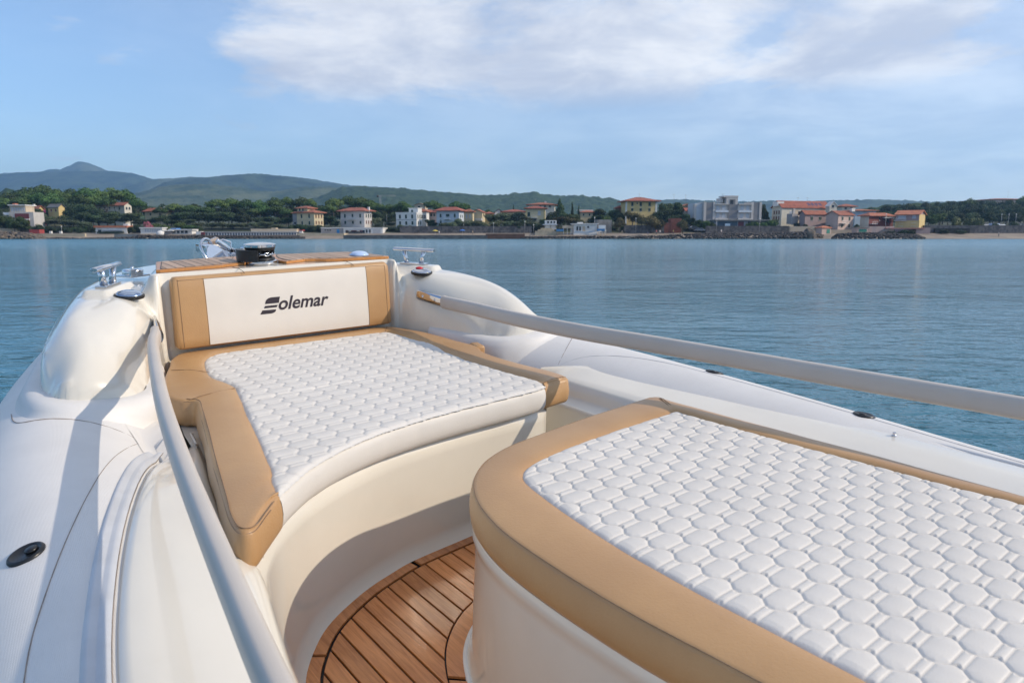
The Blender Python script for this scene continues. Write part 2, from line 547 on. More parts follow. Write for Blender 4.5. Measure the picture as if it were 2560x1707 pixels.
# raised centre box with rounded edges
def smooth_box(h, y, hw, y0, y1, r):
    dx = h - hw
    dy = np.maximum(y0 - y, y - y1)
    q = np.sqrt(np.maximum(dx + r, 0) ** 2 + np.maximum(dy + r, 0) ** 2) + np.minimum(np.maximum(dx + r, dy + r), 0) - r
    return q           # signed distance, negative inside
q = smooth_box(P[:, 0] + .36 * np.clip(P[:, 1] - 3.52, 0, .6), P[:, 1], .655, 3.44, 4.02, .10)
s = np.clip(0.5 - q / .06, 0, 1)
s = s * s * (3 - 2 * s)
crown = np.clip((q + .055) / .055, 0, 1)
zb = -.438 - .012 * crown ** 2
zz = zz + (np.maximum(zb, zz) - zz) * s
# cleat plinths
for_c = np.array([.785, 3.575]); ang = math.radians(32)
ax = np.array([-math.sin(ang), math.cos(ang)]); ay = np.array([math.cos(ang), math.sin(ang)])
rel = P - for_c
q = smooth_box(np.abs(rel @ ay), rel @ ax, .055, -.15, .15, .02)
s = np.clip(0.5 - q / .022, 0, 1); s = s * s * (3 - 2 * s)
zz = zz + (-.483 - zz) * s * (zz < -.483)
# outside the foot the skin runs down into the collar
dall = np.minimum(np.minimum(din, daft), np.minimum(dout, dwall))
zz = np.where(ins, zz, base_z - dall * 9.0)
zz = np.where((P[:, 0] < .60) & (P[:, 1] < 3.52) & ~ins, -.44 - dall * 30, zz)
zz = np.maximum(zz, -1.05)
keep_v = (ins | (dall < .03)).reshape(ny, nx)
V, idx = [], {}
sgn_grid = np.concatenate([-hs_[::-1], hs_[1:]])
NX = len(sgn_grid)
Z2 = zz.reshape(ny, nx)
for j in range(ny):
    for i in range(NX):
        k = abs(i - (nx - 1))
        V.append((sgn_grid[i], ys_[j], Z2[j, k]))
F = []
for j in range(ny - 1):
    for i in range(NX - 1):
        ks = [abs(i - (nx - 1)), abs(i + 1 - (nx - 1))]
        if all(keep_v[jj, k] for jj in (j, j + 1) for k in ks):
            F.append((j * NX + i, j * NX + i + 1, (j + 1) * NX + i + 1, (j + 1) * NX + i))
used = sorted({i for f in F for i in f})
mp_ = {o: n for n, o in enumerate(used)}
bpart('bow_deck', boat, [V[i] for i in used], [tuple(mp_[i] for i in f) for f in F], gelcoat)
# wall behind the backrest
g = G().rings([[(x, 3.525 + (0.0 if k else .012), z) for x in (-.62, -.3, 0, .3, .62)] for k, z in enumerate((-.44, -.46, -.95))], closed=False)
bpart('bow_bulkhead', boat, g.v, g.f, gelcoat)
# fabric welt glued round the foot of each shoulder
for sd in (-1, 1):
    fp = [Vector((p[0], p[1], 0)) for p in foot[18:116]]
    prof = [(-.012, 1.06), (.0, 1.04), (.018, 1.02), (.038, .92), (.054, .72), (.066, .40), (.074, .12), (.084, .0), (.088, -.08)]
    rings, uv = [], []
    L = 0
    for i, p in enumerate(fp):
        d = (fp[min(i + 1, len(fp) - 1)] - fp[max(i - 1, 0)]).normalized()
        if i: L += (p - fp[i - 1]).length
        n = Vector((d.y, -d.x, 0))
        if n.dot(p - Vector((.88, 3.3, 0))) < 0: n = -n
        ring = []
        fade = min(1, i / 14)
        for o, hgt in prof:
            q = p + n * o * (0.35 + 0.65 * fade)
            zt = max(tube_z(q.x, min(q.y, 5.0)), -.93)
            zb_ = -.80 + .043 * min(1, max(0, (p.x - .78) / .34)) + min(2, max(0, p.y - 3.0)) * .03 + .004
            zb_ = max(zb_, zt + .03)
            ring.append((sd * q.x, q.y, zt + (zb_ - zt) * hgt))
            uv.append((L, o))
        rings.append(ring)
    g = G().rings(rings, closed=False)
    bpart('fabric_collar', boat, g.v, g.f, pvc, uvs=uv)

# ---- liner: curved front of the seat running into the port coaming
TOPW = [(.535, 2.13, -.905), (.44, 2.085, -.905), (.15, 2.065, -.905), (-.03, 2.05, -.905), (-.23, 2.02, -.905), (-.35, 1.985, -.905), (-.48, 1.935, -.905), (-.61, 1.865, -.905), (-.70, 1.795, -.905),
        (-.775, 1.72, -.905), (-.835, 1.63, -.905), (-.872, 1.55, -.903), (-.905, 1.44, -.90), (-.935, 1.30, -.898), (-.958, 1.18, -.897), (-.985, .95, -.897), (-1.0, .6, -.897), (-1.005, -.6, -.897)]
BOTW = [(.50, 2.10), (.40, 2.075), (.15, 2.06), (.04, 2.05), (-.19, 2.03), (-.31, 2.0), (-.42, 1.962), (-.54, 1.90), (-.625, 1.84), (-.695, 1.765), (-.755, 1.68), (-.79, 1.60), (-.825, 1.48), (-.85, 1.33), (-.872, 1.2), (-.90, .95), (-.915, .6), (-.92, -.6)]
tw = crom(TOPW, 8); bw = crom(BOTW, 8)
FLOOR = -1.32
rings = []
for a, b in zip(tw, bw):
    d = Vector((a.x - b.x, a.y - b.y, 0))
    # outward (towards the passage) normal in plan
    ring = []
    i = len(rings)
    t = (tw[min(i + 1, len(tw) - 1)] - tw[max(i - 1, 0)]); t.z = 0; t.normalize()
    n = Vector((t.y, -t.x, 0))
    if n.dot(Vector((0, .9, 0)) - a) < 0: n = -n
    for k in range(15):
        f = k / 14
        z = a.z - 0.004 + (FLOOR + .004 - a.z) * f
        q = a.lerp(Vector((b.x, b.y, a.z)), f ** 1.3)
        cove = max(0, (f - .93) / .07) ** 2 * .022
        rim = max(0, (.06 - f) / .06) ** 2 * -.022
        q = q + n * (cove + rim)
        ring.append((q.x, q.y, z))
    rings.append(ring)
g = G().rings(rings, closed=False)
bpart('seat_front', boat, g.v, g.f, gelcoat)
# starboard end of the seat front: return into the side gap
g = G().rings([[(.535, 2.13, z), (.545, 2.16, z), (.55, 2.5, z)] for z in (-.905, -1.1, -1.33)], closed=False)
g.rings([[(.55, 2.5, z), (.74, 2.55, z)] for z in (-.905, -1.33)], closed=False)
bpart('seat_end', boat, g.v, g.f, gelcoat)
# seat platform under the bow cushion
g = G()
n = len(tw)
k_end = 84
v = [(p.x, p.y + .012, -.908) for p in tw[:k_end]]
v2 = [(.62 - 1.38 * i / (k_end - 1), max(p.y + .05, 2.62), -.908) for i, p in enumerate(tw[:k_end])]
v3 = [(.62 - 1.24 * i / (k_end - 1), 3.52, -.908) for i in range(k_end)]
g.rings([v, v2, v3], closed=False)
bpart('seat_platform', boat, g.v, g.f, gelcoat)

# ---- side decks (gunwales)
PORT_O = interp([-.8, .3, .8, 1.25, 1.655, 2.04, 2.35, 2.58], [1.36, 1.335, 1.295, 1.238, 1.150, 1.038, .925, .80])
PORT_I = interp([-.8, .3, .6, .95, 1.18, 1.30, 1.44, 1.55, 1.65, 1.85, 2.05, 2.3, 2.58], [1.005, 1.003, 1.0, .985, .958, .935, .905, .884, .876, .855, .82, .775, .735])
rings = []
for y in np.concatenate([np.linspace(-.8, 2.3, 52), np.linspace(2.32, 2.575, 14)]):
    o, i_ = float(PORT_O(y)), float(PORT_I(y))
    tip = max(0.0, (y - 2.40) / .18)
    zc = tube_z(o, y) + .004 - .03 * min(1, tip) ** 2
    zi = -.880 - .012 * max(0, min(1, (1.6 - y) / .5))
    deep = -.905 if y < 1.58 else -1.02
    ring = [(-o - .004, y, zc - .05), (-o, y, zc - .012), (-o + .008, y, zc), (-o + .03, y, zc + .006)]
    for f in (.25, .4, .55, .7, .8, .88):
        ring.append((-o + (o - i_) * f, y, zc + (zi - zc) * f ** 1.6 + .008 * math.sin(f * 3.1)))
    ring += [(-i_ - .018, y, zi - .003), (-i_ - .006, y, zi - .011), (-i_ + (.006 if y < 1.6 else 0), y, zi - .030), (-i_ + (.009 if y < 1.6 else .006), y, -.94 if y < 1.58 else deep)]
    rings.append(ring)
g = G().rings(rings, closed=False)
bpart('port_side_deck', boat, g.v, g.f, gelcoat)
STB_O = interp([-.8, .632, 1.13, 1.54, 1.947, 2.12, 2.243, 2.33, 2.40, 2.455], [1.235, 1.222, 1.207, 1.19, 1.165, 1.135, 1.09, 1.02, .93, .80])
rings = []
for y in np.concatenate([np.linspace(-.8, 2.1, 40), np.linspace(2.12, 2.45, 18)]):
    o = float(STB_O(y))
    cr = .86 - .03 * max(0, y - 1.2)
    tip = max(0.0, (y - 2.2) / .25)
    zo = -.862
    cr = min(cr, o - .03)
    zc = zo - .032
    sq = 1 - .0 * tip
    ring = [(o + .004, y, zo - .06), (o, y, zo - .012), (o - .008, y, zo), (o - .03, y, zo + .005)]
    for f in (.3, .6, .85, 1.0):
        ring.append((o - .03 + (cr - o + .03) * f, y, zo + .004 + (zc - zo - .002) * f ** 1.4))
    ring += [(cr - .010, y, zc - .006), (cr - .018, y, zc - .018), (cr - .032, y, -.950), (cr - .042, y, -.964), (cr - .085, y, -.972), (cr - .096, y, -.978), (cr - .102, y, -.992), (cr - .14, y, -1.33)]
    rings.append(ring)
g = G().rings(rings, closed=False)
bpart('starboard_side_deck', boat, g.v, g.f, gelcoat)
# rubbing welts beside the port deck and along the starboard joint
def on_tube(pts, lift=.0, n=8):
    c = crom([(x, y, 0) for x, y in pts], n)
    return [Vector((p.x, p.y, tube_z(p.x, p.y) + lift)) for p in c]
wy = np.concatenate([np.linspace(-.8, 2.2, 40), np.linspace(2.25, 2.47, 7)])
def beside(off, lift, ys):
    return [Vector((-float(PORT_O(y)) - off, y, max(tube_z(float(PORT_O(y)) + off, y), -.905) + lift)) for y in ys]
g = G().rings([beside(.004, .006, wy), beside(.010, .0095, wy), beside(.018, .0095, wy), beside(.026, .005, wy), beside(.030, .0045, wy), beside(.040, .0085, wy), beside(.047, .0075, wy), beside(.053, .001, wy), beside(.056, -.003, wy)], closed=False)
bpart('rubbing_welt', boat, g.v, g.f, strip_grey)
g = G().tube(beside(.003, .004, wy), (.0011, .0013), n=6)
bpart('deck_joint', boat, g.v, g.f, seam_dark)
g = G().tube([Vector((float(STB_O(y)) + .012, y, -.868)) for y in np.linspace(-.8, 2.25, 40)], (.012, .009), n=8)
bpart('rubbing_welt', boat, g.v, g.f, strip_grey)
# loose fabric tucked between the collar and the bow cushion
g = G()
rr_ = []
for y in np.linspace(2.45, 3.12, 40):
    k = [noise.noise(Vector((y * 16, j * 1.7, 2.2))) * .010 for j in range(6)]
    rr_.append([(-.93 + k[0] * .3, y, tube_z(.93, y) + .003), (-.87, y, min(tube_z(.87, y) + .006, -.85) + k[1] * .5), (-.82 + k[2], y, -.872 + k[3]), (-.795 + k[4], y, -.905 + k[2]), (-.772 + k[5] * .6, y, -.955), (-.76, y, -1.03)])
g.rings(rr_, closed=False)
bpart('fabric_tuck', boat, g.v, g.f, pvc)
# glued seams of the collar fabric
def seam(pts, m, r=.0022, lift=.0006, nm='tube_seam'):
    g = G().tube([p for p in on_tube(pts, lift)], (r, r * .7), n=6)
    bpart(nm, boat, g.v, g.f, m)
seam([(-.82, 2.74), (-.90, 2.58), (-1.027, 2.345), (-1.135, 2.08), (-1.279, 1.66), (-1.357, 1.374), (-1.40, 1.0), (-1.41, .4)], seam_dark, r=.0011)
seam([(-.86, 2.52), (-.96, 2.60), (-1.09, 2.69), (-1.19, 2.745), (-1.225, 2.78), (-1.238, 2.84), (-1.235, 2.94)], seam_dark, r=.0016)
seam([(-1.24, 1.20), (-1.30, 1.235), (-1.36, 1.28), (-1.44, 1.33)], seam_dark, r=.0013)
seam([(.78, 2.44), (.93, 2.49), (1.05, 2.555), (1.16, 2.635), (1.24, 2.71)], seam_dark, r=.0012)
seam([(.70, 2.60), (.90, 2.50), (1.06, 2.36), (1.19, 2.1), (1.235, 1.8), (1.262, 1.3), (1.275, .6)], seam_pale, r=.0013)
# ---- tube valves, snap studs
def dome_frame(h, y):
    e = .02
    n = Vector((-(tube_z(h + e, y) - tube_z(h - e, y)) / (2 * e), -(tube_z(h, y + e) - tube_z(h, y - e)) / (2 * e), 1)).normalized()
    return Vector((h, y, tube_z(h, y))), n
def valve(h, y):
    c, n = dome_frame(h, y)
    g = G().lathe([(.0, -.01), (.038, -.01), (.040, .0), (.038, .004), (.034, .006), (.030, .0045), (.026, .002), (.0, .001)], c, 28, axis=n)
    v = bpart('inflation_valve', boat, g.v, g.f, black_pl)
    a = n.cross(Vector((0, 1, 0))).normalized()
    g = G().lathe([(.0, .002), (.013, .002), (.014, .006), (.011, .0085), (.0, .009)], c - a * .012 * (1 if h < 0 else -1), 20, axis=n)
    bpart('valve_cap', v, g.v, g.f, black_pl, top=boat)
for h, y in ((-1.306, 1.822), (1.288, 1.845), (1.285, 1.17)):
    valve(h, y)
def stud(p, n=(0, 0, 1)):
    g = G().lathe([(.0, -.004), (.0085, -.004), (.009, .002), (.006, .003), (.005, .008), (.0065, .010), (.006, .012), (.0, .0125)], p, 16, axis=n)
    bpart('snap_stud', boat, g.v, g.f, chrome)
stud((1.150, 1.873, -.857)); stud((1.17, 1.009, -.857))

# ---- cockpit floor
g = G()
fl = [(p.x, p.y + .03) for p in bw]
pts = [(x, y, FLOOR - .012) for x, y in fl]
g.rings([pts, [(.9, p[1] * .3 - .6, FLOOR - .012) for p in pts]], closed=False)
bpart('floor_pan', boat, g.v, g.f, rubber, smooth=False)
# white fillet of sealant at the foot of the seat
g = G().tube([(p.x * .995, p.y - .008, FLOOR - .001) for p in bw], (.010, .006), n=8)
bpart('floor_fillet', boat, g.v, g.f, caulk_white)
AFT_OUT = [(.694, 1.649), (.712, 1.700), (.70, 1.708), (.62, 1.706), (.527, 1.699), (.329, 1.686), (.16, 1.668), (-.014, 1.643), (-.147, 1.605), (-.240, 1.556), (-.32, 1.483), (-.376, 1.395), (-.413, 1.30), (-.437, 1.179), (-.447, .99), (-.441, .778), (-.425, .6), (-.41, .3), (-.40, -.35)]
# floor boards between the seat and the pedestal
wall_xy = sorted([(p.x, p.y) for p in bw], key=lambda p: p[0])
def wall_y(x):
    xs = [p[0] for p in wall_xy if p[1] > .4]; ys = [p[1] for p in wall_xy if p[1] > .4]
    return float(np.interp(x, xs, ys))
wl_pts = [Vector((p.x, p.y, 0)) for p in bw]
def offset_path(pts, d, toward):
    res = []
    for i, p in enumerate(pts):
        t = (pts[min(i + 1, len(pts) - 1)] - pts[max(i - 1, 0)]).normalized()
        n = Vector((t.y, -t.x, 0))
        if n.dot(toward - p) < 0: n = -n
        res.append(p + n * d)
    return res
CEN = Vector((0, .8, 0))
inner_wall = offset_path(wl_pts, .012, CEN)
seam_wall = offset_path(wl_pts, .066, CEN)
ped = [Vector((p.x, p.y, 0)) for p in crom([(x, y, 0) for x, y in AFT_OUT[2:]], 6)]
ped_foot = [p + (p - Vector((.2, .8, 0))).normalized() * .012 for p in ped]
ped_seam = [p + (p - Vector((.2, .8, 0))).normalized() * .075 for p in ped]
teak_floor = empty('teak_floor', (0, 0, 0)); teak_floor.parent = boat; teak_floor.matrix_world = boat.matrix_world
ROOTS[teak_floor.name] = ROOTS[boat.name]
def slab(poly, z, th, name, parent, m, top=boat, bev=.0012):
    """flat board with a softened upper edge"""
    P_ = [Vector((p[0], p[1], 0)) for p in poly]
    area = sum(P_[i].x * P_[(i + 1) % len(P_)].y - P_[(i + 1) % len(P_)].x * P_[i].y for i in range(len(P_)))
    if area < 0: P_ = P_[::-1]
    n = len(P_)
    ins_ = []
    for i in range(n):
        a, b, c = P_[i - 1], P_[i], P_[(i + 1) % n]
        d1, d2 = (b - a).normalized(), (c - b).normalized()
        nn = Vector((-d1.y - d2.y, d1.x + d2.x, 0))
        nn = nn.normalized() if nn.length > 1e-6 else Vector((-d1.y, d1.x, 0))
        ins_.append(b + nn * bev)
    r0 = [(p.x, p.y, z - th) for p in P_]
    r1 = [(p.x, p.y, z - bev) for p in P_]
    r2 = [(p.x, p.y, z) for p in ins_]
    g = G()
    v = r0 + r1 + r2
    f = []
    for k in range(2):
        for i in range(n):
            j = (i + 1) % n
            f.append((k * n + i, k * n + j, (k + 1) * n + j, (k + 1) * n + i))
    f.append(tuple(range(2 * n, 3 * n)))
    g.add(v, f)
    return bpart(name, parent, g.v, g.f, m, top=top, smooth=False)
def clip_y(path_, x):
    """largest y of a plan path at x"""
    best = None
    for a, b in zip(path_[:-1], path_[1:]):
        if (a.x - x) * (b.x - x) <= 0 and abs(a.x - b.x) > 1e-9:
            t = (x - a.x) / (b.x - a.x)
            y = a.y + (b.y - a.y) * t
            best = y if best is None else max(best, y)
    return best
k0 = -.169
gap = .0034
for k in range(-4, 14):
    xr = k0 - .0585 * k - gap
    xl = xr - .0585 + 2 * gap
    topy, boty = [], []
    ok = True
    for x in np.linspace(xl, xr, 6):
        yt = clip_y(seam_wall, x)
        if yt is None: ok = False; break
        yb = clip_y(ped_seam, x)
        yb = -.3 if (yb is None or x < -.515) else yb + gap
        topy.append((x, yt - gap)); boty.append((x, yb))
    if not ok or topy[0][1] < boty[0][1]: continue
    slab(boty + topy[::-1], FLOOR, .008, 'floor_board', teak_floor, teak)
def margin(pa, pb, i0, i1, name='margin_board'):
    a = [(p.x, p.y) for p in pa[i0:i1]]; b = [(p.x, p.y) for p in pb[i0:i1]]
    if len(a) < 3: return
    g = G()
    n = len(a)
    r = [[(*p, FLOOR - .008) for p in a], [(*p, FLOOR) for p in a], [(*p, FLOOR) for p in b], [(*p, FLOOR - .008) for p in b]]
    g.rings([[rr[i] for rr in r] for i in range(n)], closed=True, cap=True)
    bpart(name, teak_floor, g.v, g.f, teak, top=boat, smooth=False)
def near(path_, x, y):
    return min(range(len(path_)), key=lambda i: (path_[i].x - x) ** 2 + (path_[i].y - y) ** 2)
sw2 = offset_path(wl_pts, .066 - 2 * gap, CEN)
j1 = near(inner_wall, -.205, 2.02); j2 = near(inner_wall, -.70, 1.75)
for a, b in ((2, j1), (j1, j2 + 1), (j2 + 1, len(inner_wall))):
    margin(inner_wall, sw2, a + 0, b)
pf = [p + (p - Vector((.2, .8, 0))).normalized() * .014 for p in ped]
ps = [p + (p - Vector((.2, .8, 0))).normalized() * .072 for p in ped]
j1 = near(ps, -.475, 1.42)
margin(pf, ps, 0, j1); margin(pf, ps, j1, len(ps))
# ---- pedestal under the aft cushion
rings = []
pp = ped
cenp = Vector((.2, .8, 0))
for z, o in ((-.900, -.03), (-.903, -.006), (-.915, -.003), (-.935, -.003), (-.947, -.010), (-.97, -.012), (-1.28, -.004), (-1.305, .004), (-1.322, .014)):
    rings.append([tuple((p + (p - cenp).normalized() * o).to_tuple()[:2]) + (z,) for p in pp] + [(.66, -.35, z), (.66, 1.64, z)])
g = G().rings(rings, closed=True, cap=True)
bpart('pedestal', boat, g.v, g.f, gelcoat, angle=50)
g = G().lathe([(.0, .0), (.006, .0), (.007, .002), (.004, .0035), (.0, .004)], (-.425, 1.30, -1.29), 12, axis=(-1, .2, 0))
bpart('screw', boat, g.v, g.f, chrome)
g = G().tube([(p.x * 1.0 - .012, p.y + .006, FLOOR - .002) for p in ped], (.010, .007), n=8)
bpart('floor_fillet', boat, g.v, g.f, caulk_white)

# ---- teak panels on the bow box
def panel(outline, seams_x, edge_w, name):
    root = empty(name, (0, 0, 0)); root.parent = boat; root.matrix_world = boat.matrix_world
    ROOTS[root.name] = ROOTS[boat.name]
    z = -.4225
    pol = [Vector((p[0], p[1], 0)) for p in outline]
    g = G()
    n = len(pol)
    cen = sum(pol, Vector()) / n
    inn = [p + (cen - p).normalized() * .004 for p in pol]
    g.rings([[(p.x, p.y, -.4365) for p in pol], [(p.x, p.y, z - .003) for p in pol], [(p.x, p.y, z - .0006) for p in inn]], closed=True, cap=True)
    bpart('panel_edge', root, g.v, g.f, teak_edge, top=boat, smooth=False)
    # caulked bed and the boards on it
    bed = [p + (cen - p).normalized() * .03 for p in pol]
    arr = [(p.x, p.y) for p in pol]
    for a, b in zip(seams_x[:-1], seams_x[1:]):
        xs = np.linspace(a + .0022, b - .0022, 5)
        lo, hi = [], []
        for x in xs:
            ysx = []
            for p, q in zip(bed, bed[1:] + bed[:1]):
                if (p.x - x) * (q.x - x) <= 0 and abs(p.x - q.x) > 1e-9:
                    ysx.append(p.y + (q.y - p.y) * (x - p.x) / (q.x - p.x))
            if len(ysx) >= 2:
                lo.append((x, min(ysx))); hi.append((x, max(ysx)))
        if len(lo) >= 2 and hi[0][1] - lo[0][1] > .02:
            slab(lo + hi[::-1], z + .002, .004, 'deck_board', root, teak_grey)
    g = G()
    g.add([(p.x, p.y, z + .0004) for p in [q + (cen - q).normalized() * .026 for q in pol]], [tuple(range(n))])
    bpart('caulking', root, g.v, g.f, rubber, top=boat, smooth=False)
    return root
panel([(-.592, 3.552), (-.575, 3.545), (-.285, 3.592), (-.262, 3.612), (-.15, 3.645), (-.142, 3.70), (-.165, 3.76), (-.13, 3.86), (-.10, 3.945), (-.22, 3.95), (-.50, 3.895), (-.515, 3.88)],
      [-.60, -.545, -.50, -.455, -.41, -.365, -.32, -.275, -.23, -.185, -.14, -.09], .03, 'teak_panel')
panel([(.02, 3.66), (.035, 3.588), (.15, 3.63), (.20, 3.61), (.245, 3.575), (.285, 3.562), (.59, 3.53), (.605, 3.545), (.56, 3.80), (.52, 3.88), (.10, 3.945), (.06, 3.86), (.03, 3.76)],
      [.0, .055, .10, .145, .19, .235, .28, .325, .37, .415, .46, .505, .55, .61], .03, 'teak_panel')
# joints of the locker lid in the box edge
for x in (-.235, .335):
    g = G().tube([(x, 3.60, -.4355), (x + .004, 3.53, -.4355), (x + .006, 3.47, -.444), (x + .006, 3.45, -.452)], (.0016, .001), n=6)
    bpart('lid_joint', boat, g.v, g.f, rubber)
# ---- deck light, nav lights, filler cap
g = G().lathe([(.0, .0), (.052, .0), (.054, .004), (.045, .012), (.034, .020), (.015, .024), (.0, .0245)], (.47, 3.635, -.420), 28)
bpart('deck_light', boat, g.v, g.f, pale_blue)
for sd in (-1, 1):
    c = (sd * .737, 3.417, -.517)
    nrm = Vector((-sd * .03, -.10, 1)).normalized()
    g = G().lathe([(.0, .0), (.058, .0), (.060, .004), (.060, .011), (.057, .014), (.0, .014)], c, 32, axis=nrm)
    nl = bpart('navigation_light', boat, g.v, g.f, black_pl, angle=40)
    g = G().lathe([(.054, .013), (.053, .017), (.046, .022), (.03, .027), (.0, .029)], c, 32, axis=nrm)
    bpart('light_dome', nl, g.v, g.f, sky_tinted_chrome if sd < 0 else chrome, top=boat)
    if sd > 0:
        g = G().lathe([(.0, .026), (.022, .0265), (.020, .033), (.010, .037), (.0, .038)], (c[0] - .004, c[1] + .018, c[2]), 20, axis=nrm)
        bpart('red_lens', nl, g.v, g.f, red_lens, top=boat)
fc = (-.612, 3.93, -.492)
g = G().box((fc[0], fc[1], fc[2] + .004), (.115, .10, .008), rz=.5, bev=.002)
cap_ = bpart('filler_cap', boat, g.v, g.f, chrome, angle=40)
g = G().lathe([(.0, .006), (.046, .006), (.048, .012), (.047, .030), (.044, .034), (.02, .037), (.0, .0375)], fc, 28)
bpart('cap_lid', cap_, g.v, g.f, chrome, top=boat, angle=40)
g = G().box((fc[0] - .008, fc[1] - .046, fc[2] + .020), (.034, .012, .038), rz=.5, bev=.002).lathe([(0, .036), (.008, .036), (.008, .044), (.005, .048), (0, .049)], fc, 14)
bpart('cap_hasp', cap_, g.v, g.f, chrome, top=boat, angle=40)
# ---- cleats
for sd in (-1, 1):
    c = Vector((sd * .785, 3.575, -.483))
    ax3 = Vector((-sd * math.sin(ang), math.cos(ang), 0))
    rz = math.atan2(ax3.y, ax3.x)
    g = G().box((c.x, c.y, c.z + .005), (.16, .05, .010), rz=rz, bev=.003)
    cl = bpart('mooring_cleat', boat, g.v, g.f, chrome, angle=40)
    for s_ in (-1, 1):
        b0 = c + ax3 * (.045 * s_) + Vector((0, 0, .008)); t0 = c + ax3 * (.062 * s_) + Vector((0, 0, .074))
        g = G().tube([b0, b0.lerp(t0, .5), t0], [(.017, .014), (.013, .011), (.015, .012)], n=16, up=ax3)
        bpart('cleat_post', cl, g.v, g.f, chrome, top=boat)
    p0, p1 = c - ax3 * .128 + Vector((0, 0, .084)), c + ax3 * .128 + Vector((0, 0, .084))
    g = G().tube([p0, p0.lerp(p1, .02), p0.lerp(p1, .98), p1], [(.014, .008), (.0175, .011), (.0175, .011), (.014, .008)], n=20)
    bpart('cleat_bar', cl, g.v, g.f, chrome, top=boat, angle=50)
# ---- grab rails
RAIL_P = [(.706, 3.15, -.634), (.718, 3.10, -.636), (.774, 2.90, -.64), (.868, 2.443, -.64), (.940, 2.057, -.64), (1.006, 1.643, -.64), (1.05, 1.332, -.64), (1.088, 1.049, -.64), (1.117, .82, -.64), (1.15, .5, -.64), (1.19, 0, -.64), (1.21, -.5, -.64)]
RAIL_S = [(.690, 3.13, -.630), (.685, 3.08, -.630), (.668, 2.85, -.622), (.658, 2.45, -.617), (.690, 2.1, -.615), (.762, 1.757, -.615), (.862, 1.214, -.615), (.932, .857, -.615), (.984, .60, -.615), (1.07, .1, -.615), (1.12, -.3, -.615), (1.14, -.6, -.615)]
for sd, RAIL in ((-1, RAIL_P), (1, RAIL_S)):
    rr_ = boat
    pts = [Vector((sd * p.x, p.y, p.z)) for p in crom(RAIL, 8)]
    k = len(pts)
    rad = [(.0180 if i == 0 else .0205, .030 if i == 0 else .0335) for i in range(k)]
    g = G().tube(pts, rad, n=32, sq=.72)
    rail = bpart('grab_rail', boat, g.v, g.f, rail_white, angle=60)
    a, b = Vector((sd * .662, 3.345, -.618)), Vector((sd * .704, 3.10, -.637))
    g = G().tube([a, a.lerp(b, .06), a.lerp(b, .5), b], [(.007, .024), (.011, .028), (.014, .029), (.016, .029)], n=20)
    bpart('rail_end_plate', rail, g.v, g.f, chrome, top=boat, angle=50)
    d = (b - a).normalized()
    inw = Vector((-sd, -.25, 0.05)).normalized()
    for t in (.22, .62):
        g = G().lathe([(.0, .008), (.0085, .008), (.009, .012), (.007, .015), (.0, .0165)], a.lerp(b, t), 14, axis=inw)
        bpart('screw', rail, g.v, g.f, chrome, top=boat)

# ---- windlass
wc = (-.070, 3.665, -.4365)
g = G().lathe([(.0, .0), (.078, .0), (.080, .003), (.079, .016), (.074, .020), (.0, .020)], wc, 40)
wind = bpart('windlass', boat, g.v, g.f, chrome, angle=40)
g = G().lathe([(.070, .020), (.072, .024), (.070, .032), (.058, .036), (.050, .046), (.050, .058), (.058, .066), (.070, .071), (.074, .078), (.074, .084), (.0, .084)], wc, 40)
bpart('chain_wheel', wind, g.v, g.f, black_pl, top=boat, angle=40)
for k in range(10):
    a = 2 * math.pi * k / 10
    g = G().box((wc[0] + .060 * math.cos(a), wc[1] + .060 * math.sin(a), wc[2] + .064), (.022, .006, .022), rz=a)
    bpart('wheel_rib', wind, g.v, g.f, black_pl, top=boat, smooth=False)
g = G().lathe([(.0, .084), (.074, .084), (.078, .087), (.0785, .098), (.075, .101), (.05, .106), (.02, .109), (.0, .1095)], wc, 40)
bpart('wheel_cap', wind, g.v, g.f, chrome, top=boat, angle=40)
g = G()
arc = []
for k in range(9):
    a = math.radians(150 + 12 * k)
    arc.append((wc[0] + .088 * math.cos(a), wc[1] + .082 * math.sin(a)))
outer = [(x + (x - wc[0]) * .28 - .004, y + (y - wc[1]) * .28) for x, y in arc]
prof = arc + outer[::-1]
g.rings([[(x, y, wc[2] + z) for x, y in prof] for z in (.018, .022, .070, .076)], closed=True, cap=True)
bpart('chain_guard', wind, g.v, g.f, black_pl, top=boat, angle=40)
def link(c, d, up, L=.034, W=.021, r=.0038):
    d = Vector(d).normalized(); u = Vector(up); u = (u - d * u.dot(d)).normalized()
    pts = []
    for i in range(20):
        t = 2 * math.pi * i / 20
        x = math.cos(t); y = math.sin(t)
        pts.append(Vector(c) + d * (x * (W / 2 - r) + math.copysign((L - W) / 2, x)) + u * y * (W / 2 - r))
    return G().tube(pts, r, n=8, loop=True, up=d.cross(u))
for k in range(8):
    a = math.radians(195 + 21 * k)
    p = (wc[0] + .064 * math.cos(a), wc[1] + .064 * math.sin(a), wc[2] + .051)
    d = (-math.sin(a), math.cos(a), 0)
    g = link(p, d, (0, 0, 1) if k % 2 == 0 else (math.cos(a), math.sin(a), 0))
    bpart('chain_link', wind, g.v, g.f, chrome, top=boat)
# ---- bow roller
g = G()
for sx in (-.045, .045):
    g.box((sx - .02, 4.48, -.445), (.006, .62, .05), bev=.002)
g.box((-.02, 4.48, -.468), (.09, .62, .006))
g.tube([(-.07, 4.70, -.43), (.03, 4.70, -.43)], .022, n=16)
g.tube([(-.062, 4.40, -.43), (-.062, 4.40, -.385), (-.02, 4.40, -.37), (.022, 4.40, -.385), (.022, 4.40, -.43)], .006, n=8)
bpart('bow_roller', boat, g.v, g.f, chrome, smooth=True, angle=40)
